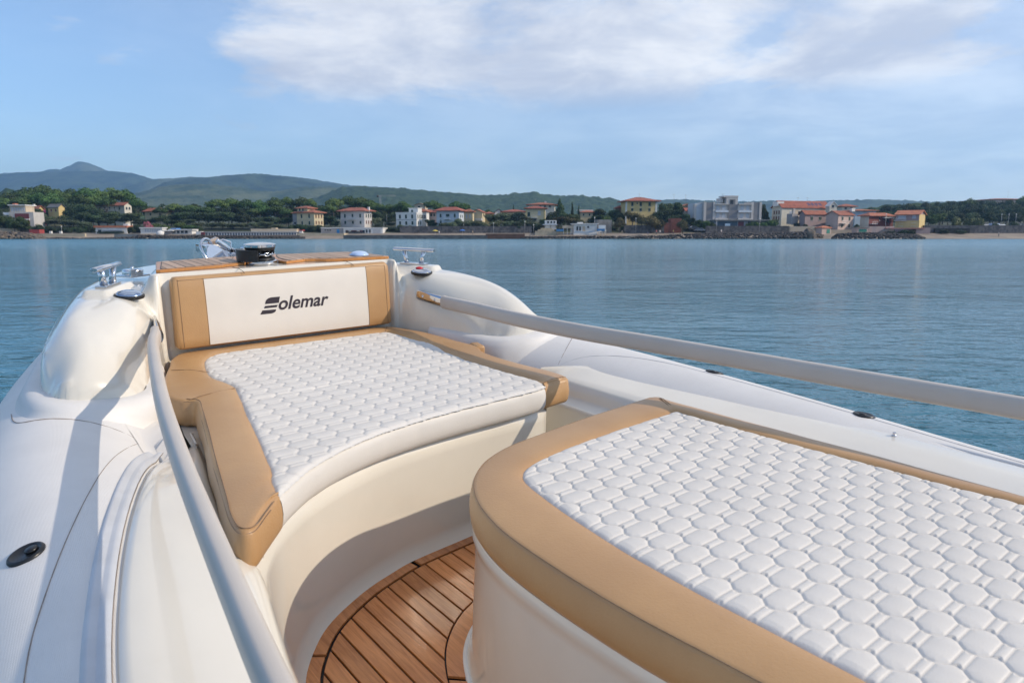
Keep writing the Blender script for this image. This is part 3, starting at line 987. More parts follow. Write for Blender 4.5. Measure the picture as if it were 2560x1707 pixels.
# ================================================================== anchor lying on the bow
anc = empty('anchor', (-.08, 4.3, -.46), MB, 'polished steel anchor with roll bar lying on the bow left of the windlass', 'anchor')
def plate(pts, th, n):
    n = Vector(n).normalized() * th / 2
    a = [tuple(Vector(p) + n) for p in pts]; b = [tuple(Vector(p) - n) for p in pts]
    return G().rings([a, b], closed=True, cap=True)
fl = [(-.170, 4.20, -.468), (-.172, 4.22, -.43), (-.160, 4.24, -.397), (-.135, 4.26, -.383), (-.105, 4.27, -.388), (-.07, 4.28, -.413), (-.025, 4.29, -.447), (-.018, 4.29, -.470)]
g = plate(fl, .007, (.25, -1, -.12))
bpart('fluke', anc, g.v, g.f, chrome, angle=40)
fl2 = [(-.135, 4.33, -.382), (-.115, 4.34, -.362), (-.075, 4.35, -.348), (-.066, 4.35, -.352), (.000, 4.36, -.425), (-.004, 4.36, -.436), (-.03, 4.36, -.43), (-.07, 4.35, -.40)]
g = plate(fl2, .010, (.5, -1, -.1))
bpart('fluke', anc, g.v, g.f, chrome, angle=40)
hoop = crom([(-.172, 4.21, -.47), (-.190, 4.23, -.42), (-.188, 4.26, -.385), (-.168, 4.29, -.362), (-.140, 4.32, -.356), (-.115, 4.34, -.366)], 6)
g = G().tube(hoop, (.0065, .010), n=12)
bpart('roll_bar', anc, g.v, g.f, chrome)
sh = crom([(-.075, 4.34, -.37), (-.045, 4.35, -.39), (-.01, 4.36, -.415), (.02, 4.40, -.44), (.03, 4.55, -.45)], 6)
g = G().tube(sh, (.006, .016), n=10)
bpart('shank', anc, g.v, g.f, chrome)
sk = crom([(-.01, 4.22, -.44), (-.03, 4.22, -.435), (-.036, 4.22, -.45), (-.028, 4.22, -.468), (-.005, 4.22, -.468)], 5)
g = G().tube(sk, .006, n=8)
g.tube([(.0, 4.2, -.435), (.015, 4.17, -.405), (.035, 4.12, -.39)], (.008, .014), n=10)
bpart('shackle', anc, g.v, g.f, chrome)
g = G().lathe([(0, 0), (.014, 0), (.016, .008), (.012, .022), (.0, .024)], (.012, 4.1, -.445), 14)
bpart('swivel_pin', anc, g.v, g.f, red_lens)

# ================================================================== cushions
HXA, HXB = np.array([.0787, .0367]), np.array([.0787, -.0367])
def quilt(P, origin, A=.0068):
    """stitched relief: wide octagons in staggered rows with plain bars between"""
    rel = P - np.array(origin)
    M_ = np.linalg.inv(np.stack([HXA, HXB], 1))
    uv = rel @ M_.T
    base = np.round(uv)
    best = np.full(len(P), 9.0)
    loc = np.zeros_like(rel)
    for da in (-1, 0, 1):
        for db in (-1, 0, 1):
            c = (base + [da, db])
            d = rel - (c[:, :1] * HXA + c[:, 1:] * HXB)
            ax_, ay_ = np.abs(d[:, 0]), np.abs(d[:, 1])
            sd = np.maximum(np.maximum(ax_ - .047, ay_ - .0269), ax_ * .716 + ay_ * .698 - .0399)
            m = sd < best
            best = np.where(m, sd, best); loc[m] = d[m]
    # bar: centre above or below the nearest octagon
    by = .0095 - np.abs(np.abs(loc[:, 1]) - .0367)
    bx = .0312 - np.abs(loc[:, 0])
    barin = np.minimum(by, bx)
    h_oct = A * (0.52 * (1 - np.exp(np.minimum(best, 0) / .0016)) + 0.48 * (1 - (1 - np.clip(-best / .0265, 0, 1)) ** 2))
    h_bar = A * (.16 + .62 * np.sqrt(np.clip(1 - (1 - np.clip(by / .0095, 0, 1)) ** 2, 0, 1))) 
    return np.maximum(np.where(best < 0, h_oct, h_bar), A * .16)
def quilted_top(name, root, outline, origin, z, step, x0, x1, y0, y1, A=.0068, sag=0.0, crownf=None):
    nx_, ny_ = int((x1 - x0) / step[0]) + 1, int((y1 - y0) / step[1]) + 1
    xs = x0 + step[0] * np.arange(nx_); ys = y0 + step[1] * np.arange(ny_)
    X, Y = np.meshgrid(xs, ys)
    P = np.stack([X.ravel(), Y.ravel()], 1)
    ins = in_poly(P, outline)
    d = seg_dist(P, outline, True)
    sdist = np.where(ins, d, -d)
    h = quilt(P, origin, A)
    # a little unevenness of hand-stitched foam
    wob = np.array([noise.noise(Vector((p[0] * 9, p[1] * 9, 1.3))) for p in P]) * .0012
    e = np.clip(sdist / .020, 0, 1)
    h = (h + wob) * (0.35 + 0.65 * e) - .0075 * (1 - np.clip((sdist + .004) / .014, 0, 1)) ** 2
    zz = z + h
    if crownf is not None: zz = zz + crownf(P)
    keep = (sdist > -.010).reshape(ny_, nx_)
    mp = -np.ones(nx_ * ny_, int)
    F = []
    idx = np.arange(nx_ * ny_).reshape(ny_, nx_)
    kk = keep[:-1, :-1] & keep[1:, :-1] & keep[:-1, 1:] & keep[1:, 1:]
    jj, ii = np.nonzero(kk)
    q = np.stack([idx[jj, ii], idx[jj, ii + 1], idx[jj + 1, ii + 1], idx[jj + 1, ii]], 1)
    us = np.unique(q)
    mp[us] = np.arange(len(us))
    V = np.stack([P[us, 0], P[us, 1], zz[us]], 1)
    return bpart(name, root, V.tolist(), [tuple(r) for r in mp[q].tolist()], white_vinyl, recalc=False)
def border_strip(name, root, inner, outer, ztop, zbot, mat_, closed=False, top_in=-.004, puff=.004, r=.016, n=8, wob=.0):
    """upholstered border: seam at the inner line, padded top, rounded outer edge, side wall"""
    I = crom([(*p, 0) for p in inner], n, closed); O = crom([(*p, 0) for p in outer], n, closed)
    rings = []
    K = len(I)
    for i in range(K):
        a, b = I[i], O[i]
        w = (b - a).length
        t = (O[(i + 1) % K] - O[i - 1]) if closed else (O[min(i + 1, K - 1)] - O[max(i - 1, 0)])
        t.normalize()
        nrm = Vector((t.y, -t.x, 0))
        if nrm.dot(b - a) < 0: nrm = -nrm
        wv = noise.noise(Vector((b.x * 6, b.y * 6, 3.1))) * wob
        ring = []
        rr_ = min(r, w * .45)
        for f, zo in ((0, top_in), (.04, top_in * .3 + .001), (.12, puff * .6), (.3, puff), (.55, puff), (.8, puff * .5)):
            p = a.lerp(b - nrm * rr_ if w > .03 else a.lerp(b, .6), f)
            ring.append((p.x, p.y, ztop + zo + wv))
        for th_ in (90, 62, 35, 12):
            c = b - nrm * rr_
            q = c + nrm * rr_ * math.cos(R_(th_))
            ring.append((q.x, q.y, ztop + wv - rr_ + rr_ * math.sin(R_(th_))))
        for f in (.25, .45, .65, .85):
            zf = ztop - rr_ + (zbot - ztop + rr_) * f
            q = b + nrm * (.006 * math.sin(f * 3.14) + wv * 1.5)
            ring.append((q.x, q.y, zf))
        for q, zf in ((b - nrm * .006, zbot), (b - nrm * .03, zbot - .001)):
            ring.append((q.x, q.y, zf))
        rings.append(ring)
    g = G().rings(rings, closed=False, loop=closed)
    return bpart(name, root, g.v, g.f, mat_)
def line3(name, root, pts, r, m, n=6):
    g = G().tube(pts, r, n=n)
    return bpart(name, root, g.v, g.f, m)
# ---- bow cushion
ZP = -.800
bowc = empty('bow_cushion', (0, 2.7, -.905), MB, 'large white quilted sunbathing cushion with tan edges fitted across the bow seat', 'cushion')
PAIR = [((-.767, 1.714), (-.769, 1.704)), ((-.764, 1.74), (-.835, 1.622)), ((-.756, 1.77), (-.884, 1.566)), ((-.750, 1.80), (-.916, 1.580)), ((-.740, 1.83), (-.912, 1.66)), ((-.722, 1.878), (-.890, 1.77)), ((-.676, 2.08), (-.832, 2.06)),
        ((-.624, 2.313), (-.776, 2.31)), ((-.575, 2.54), (-.726, 2.55)), ((-.540, 2.69), (-.705, 2.665)), ((-.527, 2.77), (-.742, 2.71)), ((-.536, 2.86), (-.768, 2.775)), ((-.552, 2.95), (-.752, 2.90)),
        ((-.545, 3.05), (-.705, 3.08)), ((-.505, 3.22), (-.64, 3.26)), ((-.455, 3.305), (-.59, 3.40)), ((-.375, 3.343), (-.50, 3.47)), ((-.2, 3.343), (-.22, 3.475)), ((0, 3.34), (0, 3.475)), ((.2, 3.338), (.22, 3.475)), ((.38, 3.335), (.45, 3.475)),
        ((.455, 3.315), (.565, 3.44)), ((.475, 3.20), (.62, 3.27)), ((.48, 3.08), (.64, 3.11)), ((.500, 2.97), (.650, 2.95)), ((.478, 2.84), (.662, 2.79)), ((.452, 2.755), (.625, 2.70)), ((.444, 2.62), (.606, 2.60)),
        ((.446, 2.45), (.612, 2.45)), ((.462, 2.29), (.626, 2.30)), ((.478, 2.16), (.640, 2.175)), ((.475, 2.10), (.622, 2.095)), ((.466, 2.078), (.56, 2.080)), ((.460, 2.071), (.466, 2.068))]
FRONT = [(.46, 2.070), (.443, 2.056), (.334, 2.045), (.146, 2.036), (-.031, 2.024), (-.18, 2.006), (-.34, 1.973), (-.482, 1.920), (-.614, 1.848), (-.702, 1.778), (-.767, 1.714)]
inn_c = crom([(*p[0], 0) for p in PAIR], 5); fr_c = crom([(*p, 0) for p in FRONT], 6)
outl = [(p.x, p.y) for p in inn_c] + [(p.x, p.y) for p in fr_c[1:-1]]
# bow seat filler: the join in the quilting where the two foam pieces meet
def bow_crown(P):
    yj = 2.56 + .16 * P[:, 0] * 0 + .03 * (P[:, 0])
    return -.005 * np.exp(-((P[:, 1] - yj) / .010) ** 2) + .004 * np.exp(-((P[:, 1] - yj - .12) / .10) ** 2) + .003 * np.exp(-((P[:, 1] - yj + .13) / .11) ** 2)
quilted_top('quilted_top', bowc, outl, (-.02, 2.2), ZP, (.1574 / 40, .0734 / 18), -.86, .56, 1.66, 3.40, A=.0060, crownf=bow_crown)
border_strip('tan_border', bowc, [p[0] for p in PAIR], [p[1] for p in PAIR], ZP, -.902, tan, n=6, puff=.007, wob=.0025)
# white front panel
rings = []
for i, p in enumerate(fr_c):
    t = (fr_c[min(i + 1, len(fr_c) - 1)] - fr_c[max(i - 1, 0)]).normalized()
    nrm = Vector((t.y, -t.x, 0))
    if nrm.y > 0: nrm = -nrm
    wv = noise.noise(Vector((p.x * 22, p.y * 5, 2.0))) * .0016 + noise.noise(Vector((p.x * 7, 0, 5.0))) * .002
    ring = []
    for o, z in ((-.030, -.0045), (-.014, -.004), (-.006, -.006), (.001, -.011), (.006, -.020), (.0085, -.035), (.010, -.055), (.008, -.078), (.002, -.095), (-.006, -.102), (-.03, -.102)):
        q = p + nrm * (o + (wv * 1.6 if z < -.015 else 0))
        ring.append((q.x, q.y, ZP + z + wv * .5))
    rings.append(ring)
g = G().rings(rings, closed=False)
bpart('front_panel', bowc, g.v, g.f, white_vinyl)
line3('stitched_seam', bowc, [(p.x, p.y - .002, ZP - .0075) for p in fr_c], (.0014, .0012), thread_pale)
# seams of the tan border
oc = crom([(*p[1], 0) for p in PAIR], 6)
ic = crom([(*p[0], 0) for p in PAIR], 6)
def edge_line(i0, i1, ins_=.014, dz=.0005):
    r = []
    for a, b in list(zip(ic, oc))[i0:i1]:
        d = (a - b); d.z = 0
        L = max(d.length, 1e-6)
        q = b + d / L * min(ins_, L * .3)
        r.append((q.x, q.y, ZP + dz))
    return r
line3('stitched_seam', bowc, edge_line(3, 60, .016), (.0016, .0014), thread)
line3('stitched_seam', bowc, edge_line(4, 60, .004, -.008), (.0014, .0012), thread)
line3('stitched_seam', bowc, [(.47, 2.085, ZP + .004), (.53, 2.10, ZP + .0065), (.60, 2.112, ZP + .004), (.628, 2.118, ZP - .004)], (.0015, .0012), thread)
line3('stitched_seam', bowc, [(.456, 3.33, ZP + .0065), (.50, 3.40, ZP + .0075), (.53, 3.45, ZP + .002)], (.0014, .0012), thread)
line3('stitched_seam', bowc, [(-.546, 3.03, ZP + .004), (-.60, 3.10, ZP + .0075), (-.66, 3.15, ZP + .004)], (.0014, .0012), thread)
# tuck where the port arm meets the body, and the folded tab on the starboard side
g = G().box((.69, 2.83, ZP - .030), (.05, .10, .055), rz=-.25, bev=.012)
bpart('folded_tab', bowc, g.v, g.f, tan)
line3('stitched_seam', bowc, crom([(-.535, 2.735, ZP + .003), (-.60, 2.715, ZP + .0065), (-.66, 2.70, ZP + .0065), (-.715, 2.69, ZP + .001)], 5), (.0016, .0014), thread)

# ---- aft cushion
aftc = empty('aft_cushion', (.15, .7, -.905), MB, 'white quilted sunbathing cushion with broad tan border on the cream pedestal', 'cushion')
AP = [((.615, 1.530), (.712, 1.702)), ((.56, 1.532), (.62, 1.707)), ((.504, 1.530), (.527, 1.700)), ((.336, 1.525), (.329, 1.687)), ((.20, 1.518), (.16, 1.668)), ((.099, 1.508), (.06, 1.653)), ((0, 1.495), (-.05, 1.637)), ((-.10, 1.474), (-.147, 1.607)), ((-.150, 1.453), (-.235, 1.560)),
      ((-.182, 1.428), (-.315, 1.487)), ((-.204, 1.395), (-.375, 1.395)), ((-.222, 1.330), (-.412, 1.30)), ((-.249, 1.176), (-.437, 1.18)), ((-.271, .983), (-.447, .99)), ((-.278, .811), (-.444, .80)), ((-.277, .628), (-.427, .61)), ((-.274, .423), (-.412, .42)), ((-.268, .1), (-.40, .1)), ((-.265, -.32), (-.395, -.32)),
      ((-.25, -.36), (-.33, -.44)), ((.2, -.36), (.2, -.44)), ((.75, -.36), (.86, -.44)), ((.79, -.30), (.865, -.32)), ((.762, .1), (.835, .1)), ((.728, .498), (.803, .52)), ((.705, .64), (.792, .70)), ((.684, .844), (.779, .88)), ((.656, 1.078), (.761, 1.10)), ((.631, 1.356), (.738, 1.37)), ((.622, 1.48), (.718, 1.60))]
ai = crom([(*p[0], 0) for p in AP], 5, True)
quilted_top('quilted_top', aftc, [(p.x, p.y) for p in ai], (-.0110, .5714), ZP, (.1574 / 60, .0734 / 30), -.30, .82, -.38, 1.56, A=.0066)
border_strip('tan_border', aftc, [p[0] for p in AP], [p[1] for p in AP], ZP, -.902, tan, closed=True, n=6, puff=.006, r=.014, wob=.0015)
ao = crom([(*p[1], 0) for p in AP], 6, True)
def aft_line(i0, i1, o, dz):
    r = []
    for i in range(i0, i1):
        p = ao[i]
        t = (ao[i + 1] - ao[i - 1]).normalized()
        nrm = Vector((t.y, -t.x, 0))
        if nrm.dot(p - Vector((.2, .8, 0))) < 0: nrm = -nrm
        q = p + nrm * o
        r.append((q.x, q.y, ZP + dz))
    return r
line3('stitched_seam', aftc, aft_line(2, 118, -.006, -.0022), (.0013, .0011), thread)
for k in (-.006, .006):
    line3('stitched_seam', aftc, [(.628 + k, 1.548, ZP + .002), (.655 + k, 1.60, ZP + .0065), (.685 + k, 1.65, ZP + .0055), (.705 + k, 1.688, ZP - .002)], (.0014, .0012), thread)

# ---- backrest
back = empty('backrest_cushion', (0, 3.47, -.79), MB, 'cream backrest cushion with tan ends and a dark printed brand word, facing aft', 'cushion')
def bk(x, z, off=0.0):
    """point on the backrest's front face, leaning forward a little"""
    f = (z + .782) / .325
    bulge = .010 * (1 - (2 * (f - .5)) ** 4) * (1 - (x / .56) ** 6)
    return Vector((x, 3.432 + .028 * f - bulge - off, z))
ztop_ = lambda x: -.452 + .006 * x - .006 * (1 if abs(x) > .545 else 0)
def face_part(name, x0, x1, m, nxx):
    rings = []
    for i in range(nxx + 1):
        x = x0 + (x1 - x0) * i / nxx
        ring = []
        for j in range(13):
            f = j / 12
            z = -.782 + .010 + (ztop_(x) - .012 + .782 - .010) * f
            p = bk(x, z)
            p.y += noise.noise(Vector((x * 14, z * 5, 7.7))) * .0016 * (1 if f > .5 else .6)
            ring.append(tuple(p))
        rings.append(ring)
    g = G().rings(rings, closed=False)
    return bpart(name, back, g.v, g.f, m)
face_part('white_panel', -.4145, .4115, face_vinyl, 40)
# tan shell: ends, top, sides and bottom
def shell_ring(x):
    r = .014
    zt = ztop_(x)
    ring = []
    a = bk(x, -.772); b = bk(x, zt - .012)
    ring.append((x, a.y, a.z))
    pr = [(3.440, -.781), (3.455, -.784), (3.50, -.784), (3.516, -.78), (3.518, -.76), (3.520, -.60), (3.521, zt - .03), (3.518, zt - .008), (3.508, zt + .001), (3.49, zt + .004), (3.472, zt + .002)]
    ring += [(x, y, z) for y, z in pr]
    ring.append((x, b.y + .003, zt - .005)); ring.append((x, b.y, b.z))
    return ring
def tan_piece(xs, front):
    rings = []
    for x, ins_ in xs:
        ring = shell_ring(x)
        cy_, cz_ = 3.475, -.617
        ring = [(p[0], cy_ + (p[1] - cy_) * (1 - ins_), cz_ + (p[2] - cz_) * (1 - ins_ * .25)) for p in ring]
        if front:
            k = len(ring)
            mid = []
            for j in range(1, 8):
                f = 1 - j / 8
                z = -.772 + (ztop_(x) - .012 + .772) * f
                p = bk(x, z)
                p.y += noise.noise(Vector((x * 20, z * 9, 1.7))) * .0014
                mid.append((x, cy_ + (p.y - cy_) * (1 - ins_), cz_ + (z - cz_) * (1 - ins_ * .25)))
            ring = ring + mid
        rings.append(ring)
    g = G().rings(rings, closed=front, cap=front)
    bpart('tan_end' if front else 'tan_top', back, g.v, g.f, tan, angle=70)
tan_piece([(x, 0) for x in np.linspace(-.4145, .4115, 30)], False)
for sd in (-1, 1):
    s0 = .4145 if sd < 0 else .4115
    tan_piece([(sd * x, i_) for x, i_ in ((s0, 0), (.45, 0), (.49, 0), (.525, 0), (.538, .02), (.546, .08), (.5505, .18), (.552, .35))], True)
    line3('stitched_seam', back, [tuple(bk(sd * (s0 + .002), z, .0008)) for z in np.linspace(-.772, -.462, 14)], (.0011, .0011), thread)
    line3('stitched_seam', back, [tuple(bk(sd * .528, z, .0004)) for z in np.linspace(-.772, -.462, 14)], (.0011, .0011), thread)
line3('stitched_seam', back, [tuple(bk(x, ztop_(x) - .011, .0006)) for x in np.linspace(-.53, .53, 30)], (.0011, .0011), thread)
# printed word and emblem
ls = 0.128          # slant of the print
def put2d(name, polys, m=logo_ink):
    g = G()
    for pl in polys:
        g.add([tuple(bk(x, z, .0012)) for x, z in pl], [tuple(range(len(pl)))])
    return bpart(name, back, g.v, g.f, m, smooth=False)
def emb(pts):
    """emblem outline in its own units to the cushion"""
    return [(-.172 + u * .105, -.655 + w * .078) for u, w in pts]
def arc2(cx, cy, r, a0, a1, n=8, ry=None):
    return [(cx + r * math.cos(R_(a0 + (a1 - a0) * i / n)), cy + (ry or r) * math.sin(R_(a0 + (a1 - a0) * i / n))) for i in range(n + 1)]
E1 = [(.27, .62), (.92, .62), (1.0, 1.0)] + arc2(.62, .72, .32, 95, 168, 7, .28)
E2 = [(.20, .36), (.26, .50), (.86, .50), (.80, .36)]
E3 = [(.0, .0), (.52, .0)] + arc2(.50, .20, .26, -75, 8, 6, .20) + [(.12, .24)]
mk3 = put2d('printed_emblem', [emb(E1), emb(E2), emb(E3)])
fc_ = bpy.data.curves.new('printed_word', 'FONT')
fc_.body = 'olemar'
fc_.size = .098
fc_.shear = .30
fc_.offset = .0020
fc_.space_character = 1.0
fc_.resolution_u = 4
tmp = bpy.data.objects.new('tmp_word', fc_)
COL.objects.link(tmp)
dg = bpy.context.evaluated_depsgraph_get()
tme = bpy.data.meshes.new_from_object(tmp.evaluated_get(dg))
bpy.data.objects.remove(tmp)
tv = [v.co.copy() for v in tme.vertices]
x0_, x1_ = min(v.x for v in tv), max(v.x for v in tv)
W_ = .265
pv = []
for v in tv:
    x = -.078 + (v.x - x0_) / (x1_ - x0_) * W_
    z = -.640 + v.y * W_ / (x1_ - x0_) * 1.0
    pv.append(tuple(bk(x, z, .0012)))
bpart('printed_word', back, pv, [tuple(p.vertices) for p in tme.polygons], logo_ink, smooth=False)
# ================================================================== sea, land, hills
def bear(px): return (px - 1280.0) / 1800.0 * 0.9891
def XW(px, D): return bear(px) * D
def ZW(py, D):
    v = (py - 853.5) / 1800.0
    return CAM_H + D * (-sp - v * cp) / (cp - v * sp)
SHORE = 270.0
def ground(D):
    return float(np.interp(D, [262, 270, 276, 284, 290, 303, 420, 700, 1200, 7000], [-1.0, 0.0, 1.0, 1.9, 2.3, 5.0, 8.0, 15, 24, 60]))
def grid_obj(name, rows, m, kind='structure', smooth=True):
    g = G().rings(rings=rows, closed=False, cap=False)
    o = obj(name, mesh_of(name, g.v, g.f, m, smooth=smooth, recalc=False))
    if kind: o['kind'] = kind
    return o
# ---- water
wm = bpy.data.materials.new('sea_water')
wm.use_nodes = True
t = wm.node_tree
b = t.nodes['Principled BSDF']
b.inputs['Base Color'].default_value = (0.004, 0.122, 0.180, 1)
gy = N(t, 'ShaderNodeSeparateXYZ')
b.inputs['IOR'].default_value = 1.333
tcn = N(t, 'ShaderNodeTexCoord')
def wtex(scale, stretch, detail, rough, dist, rot=0.0):
    mp = N(t, 'ShaderNodeMapping')
    mp.inputs['Scale'].default_value = stretch
    mp.inputs['Rotation'].default_value = (0, 0, rot)
    t.links.new(tcn.outputs['Object'], mp.inputs[0])
    n = N(t, 'ShaderNodeTexNoise')
    n.inputs['Scale'].default_value = scale
    n.inputs['Detail'].default_value = detail
    n.inputs['Roughness'].default_value = rough
    n.inputs['Distortion'].default_value = dist
    t.links.new(mp.outputs[0], n.inputs['Vector'])
    return n.outputs[0]
t.links.new(tcn.outputs['Object'], gy.inputs[0])
t.links.new(maprange(t, gy.outputs[1], 15, 200, 0.07, 0.24), b.inputs['Roughness'])
h1 = wtex(0.55, (0.55, 1.0, 1), 3, 0.5, 0.6, 0.25)
h2 = wtex(2.6, (0.6, 1.0, 1), 4, 0.55, 0.5, -0.3)
h4 = wtex(7.5, (0.6, 1.0, 1), 3, 0.5, 0.3, 0.5)
h3 = wtex(0.12, (1, 1.4, 1), 2, 0.5, 0.4, 0.1)
hh = mathn(t, 'ADD', mathn(t, 'MULTIPLY', h1, 0.22), mathn(t, 'ADD', mathn(t, 'MULTIPLY', h2, 0.15), mathn(t, 'MULTIPLY', h4, 0.045)))
calm = maprange(t, wtex(0.016, (0.5, 1.6, 1), 3, 0.5, 0.8), 0.38, 0.62, 0.55, 1.15)
hh = mathn(t, 'ADD', mathn(t, 'MULTIPLY', hh, calm), mathn(t, 'MULTIPLY', h3, 0.35))
bp = N(t, 'ShaderNodeBump')
bp.inputs['Distance'].default_value = 0.55
bp.inputs['Strength'].default_value = 1.0
t.links.new(hh, bp.inputs['Height'])
t.links.new(bp.outputs[0], b.inputs['Normal'])
g = G()
rad = [0, 6, 15, 40, 100, 250, 600, 1500, 3500, 6800]
for r0, r1 in zip(rad[:-1], rad[1:]):
    n = 48
    a0 = [(r0 * math.cos(2 * math.pi * i / n), r0 * math.sin(2 * math.pi * i / n), 0) for i in range(n)]
    a1 = [(r1 * math.cos(2 * math.pi * i / n), r1 * math.sin(2 * math.pi * i / n), 0) for i in range(n)]
    g.add(a0 + a1, [(i, n + i, n + (i + 1) % n, (i + 1) % n) for i in range(n)])
w = obj('water', mesh_of('water', g.v, g.f, wm, smooth=False, recalc=False)); w['kind'] = 'structure'

# ---- ground materials
sand = mat('damp_sand', (0.30, 0.245, 0.185), 0.9, noise_scale=0.12, col2=(0.20, 0.165, 0.13), bump=0.1, bump_scale=2)
pebble = mat('grey_pebble_beach', (0.19, 0.175, 0.165), 0.9, noise_scale=0.2, col2=(0.13, 0.12, 0.115), bump=0.1, bump_scale=3)
soil = mat('dry_ground', (0.055, 0.065, 0.030), 0.95, noise_scale=0.12, col2=(0.030, 0.040, 0.018))
forest = mat('forest_hill', (0.016, 0.032, 0.018), 0.95, spec=0.1, noise_scale=0.012, col2=(0.060, 0.085, 0.042), bump=6.0, bump_scale=0.05)
forest2 = mat('scrub_hill', (0.040, 0.065, 0.030), 0.95, spec=0.1, noise_scale=0.009, col2=(0.12, 0.135, 0.065), bump=5.0, bump_scale=0.06)
forest3 = mat('near_wooded_hill', (0.020, 0.042, 0.014), 0.95, spec=0.1, noise_scale=0.05, col2=(0.055, 0.085, 0.030), bump=3.0, bump_scale=0.15)
field = mat('dry_field', (0.36, 0.27, 0.15), 0.95, noise_amt=0.2, noise_scale=0.01)
# ---- land behind the shore
PXS = list(range(-900, 3461, 40))
rows = []
for D in (263, 270, 276, 284, 289.5):
    row = []
    for px in PXS:
        wob = 1.6 * noise.noise(Vector((px * .006, D * .05, 0))) if D < 284 else 0
        row.append((XW(px, D + wob), D + wob, ground(D)))
    rows.append(row)
grid_obj('beach', rows, sand)
rows = []
for D in (289.5, 290.5, 300, 330, 380, 450, 560, 700, 950, 1300, 2200, 4000, 6500):
    rows.append([(XW(px, D), D, (ground(D) if D > 290 else 2.2) + (noise.noise(Vector((px * .01, D * .01, 4))) * D * .004 if D > 340 else 0)) for px in PXS])
grid_obj('land', rows, soil)
# ---- hills
def hill(name, D, L, prof, m, rough_amp, n_t=34, step=10, seed=0.0, canopy=0.0, back=0.5):
    xs = [p[0] for p in prof]; ys = [p[1] for p in prof]
    pxs = list(range(int(min(xs)), int(max(xs)) + 1, step))
    rows = []
    for k in range(-6, n_t + 1):
        row = []
        tt = k / n_t
        for px in pxs:
            zc = ZW(float(np.interp(px, xs, ys)), D) 
            d = D - tt * L if k >= 0 else D - tt * n_t / 6 * L * back
            f = 1 - abs(tt) if k >= 0 else 1 - (-k / 6) * .7
            prof_f = f ** 1.15
            X = XW(px, d)
            nz = noise.fractal(Vector((X * .0016 + seed, d * .0016, seed)), 1.0, 2.0, 6)
            fall = min(1.0, (1 - f) * 6)
            z = zc * prof_f + nz * rough_amp * fall * (0.3 + f)
            if canopy:
                z += canopy * abs(noise.noise(Vector((X * .045, d * .045, seed)))) + canopy * .6 * noise.noise(Vector((X * .12, d * .12, seed + 3)))
            row.append((X, d, z))
        rows.append(row)
    return grid_obj(name, rows, m)
hill('hills', 5600, 1300, [(-900, 470), (-500, 452), (-200, 446), (60, 432), (118, 430), (138, 424), (152, 423), (166, 425), (190, 414), (207, 406), (217, 404), (228, 406), (250, 413), (278, 426), (300, 431), (340, 436), (420, 455), (560, 470), (760, 480)], forest2, 60, seed=1.3, step=8, canopy=5)
hill('hills', 4700, 1300, [(-900, 500), (-500, 470), (-150, 445), (0, 438), (60, 433), (118, 430), (200, 430), (290, 428), (345, 434), (375, 443), (395, 452), (430, 463), (520, 480), (640, 492), (800, 500)], forest, 50, seed=2.1, step=8, canopy=5)
hill('hills', 4300, 900, [(330, 470), (380, 449), (410, 448), (450, 446), (480, 443), (520, 444), (560, 450), (660, 470)], forest2, 30, seed=9.1, step=8, canopy=4)
hill('hills', 4100, 1300, [(560, 468), (640, 440), (700, 440), (740, 443), (790, 449), (830, 456), (880, 464), (960, 469), (1050, 476), (1130, 482), (1220, 490), (1320, 498), (1420, 505)], forest, 30, seed=3.3, step=8, canopy=5)
hill('hills', 3500, 1200, [(380, 480), (420, 458), (470, 450), (520, 445), (560, 441), (600, 437), (640, 435), (670, 436), (710, 441), (760, 452), (800, 461), (850, 466), (920, 474), (1000, 482), (1120, 495), (1300, 505)], forest, 40, seed=4.7, step=8, canopy=5)
hill('hills', 2500, 900, [(200, 520), (300, 500), (370, 478), (420, 466), (480, 461), (540, 462), (600, 468), (660, 478), (700, 480), (740, 472), (790, 467), (840, 468), (900, 474), (980, 484), (1060, 492), (1200, 505)], forest2, 26, seed=5.5, step=7, canopy=5)
hill('hills', 1900, 700, [(780, 500), (860, 470), (920, 468), (980, 470), (1040, 475), (1110, 481), (1160, 486), (1220, 490), (1270, 487), (1310, 483), (1330, 481), (1350, 484), (1400, 491), (1450, 490), (1500, 495), (1550, 502), (1640, 508), (1800, 515)], forest3, 14, seed=6.5, step=5, canopy=6)
hill('hills', 3000, 900, [(1400, 520), (1500, 504), (1600, 502), (1680, 499), (1760, 502), (1850, 505), (1920, 503), (2000, 505), (2080, 502), (2160, 500), (2240, 501), (2320, 505), (2500, 502), (2800, 500), (3300, 510)], forest, 14, seed=7.2, step=8, canopy=6)
hill('hills', 900, 260, [(-900, 500), (-400, 496), (-100, 488), (0, 480), (60, 478), (130, 486), (260, 506), (420, 520), (560, 530)], forest3, 5, seed=8.2, step=4, canopy=5)
hill('hills', 620, 170, [(2050, 535), (2130, 527), (2200, 517), (2290, 511), (2380, 506), (2470, 503), (2560, 500), (2760, 492), (3000, 490), (3400, 500)], forest3, 2, seed=8.9, step=4, canopy=2)

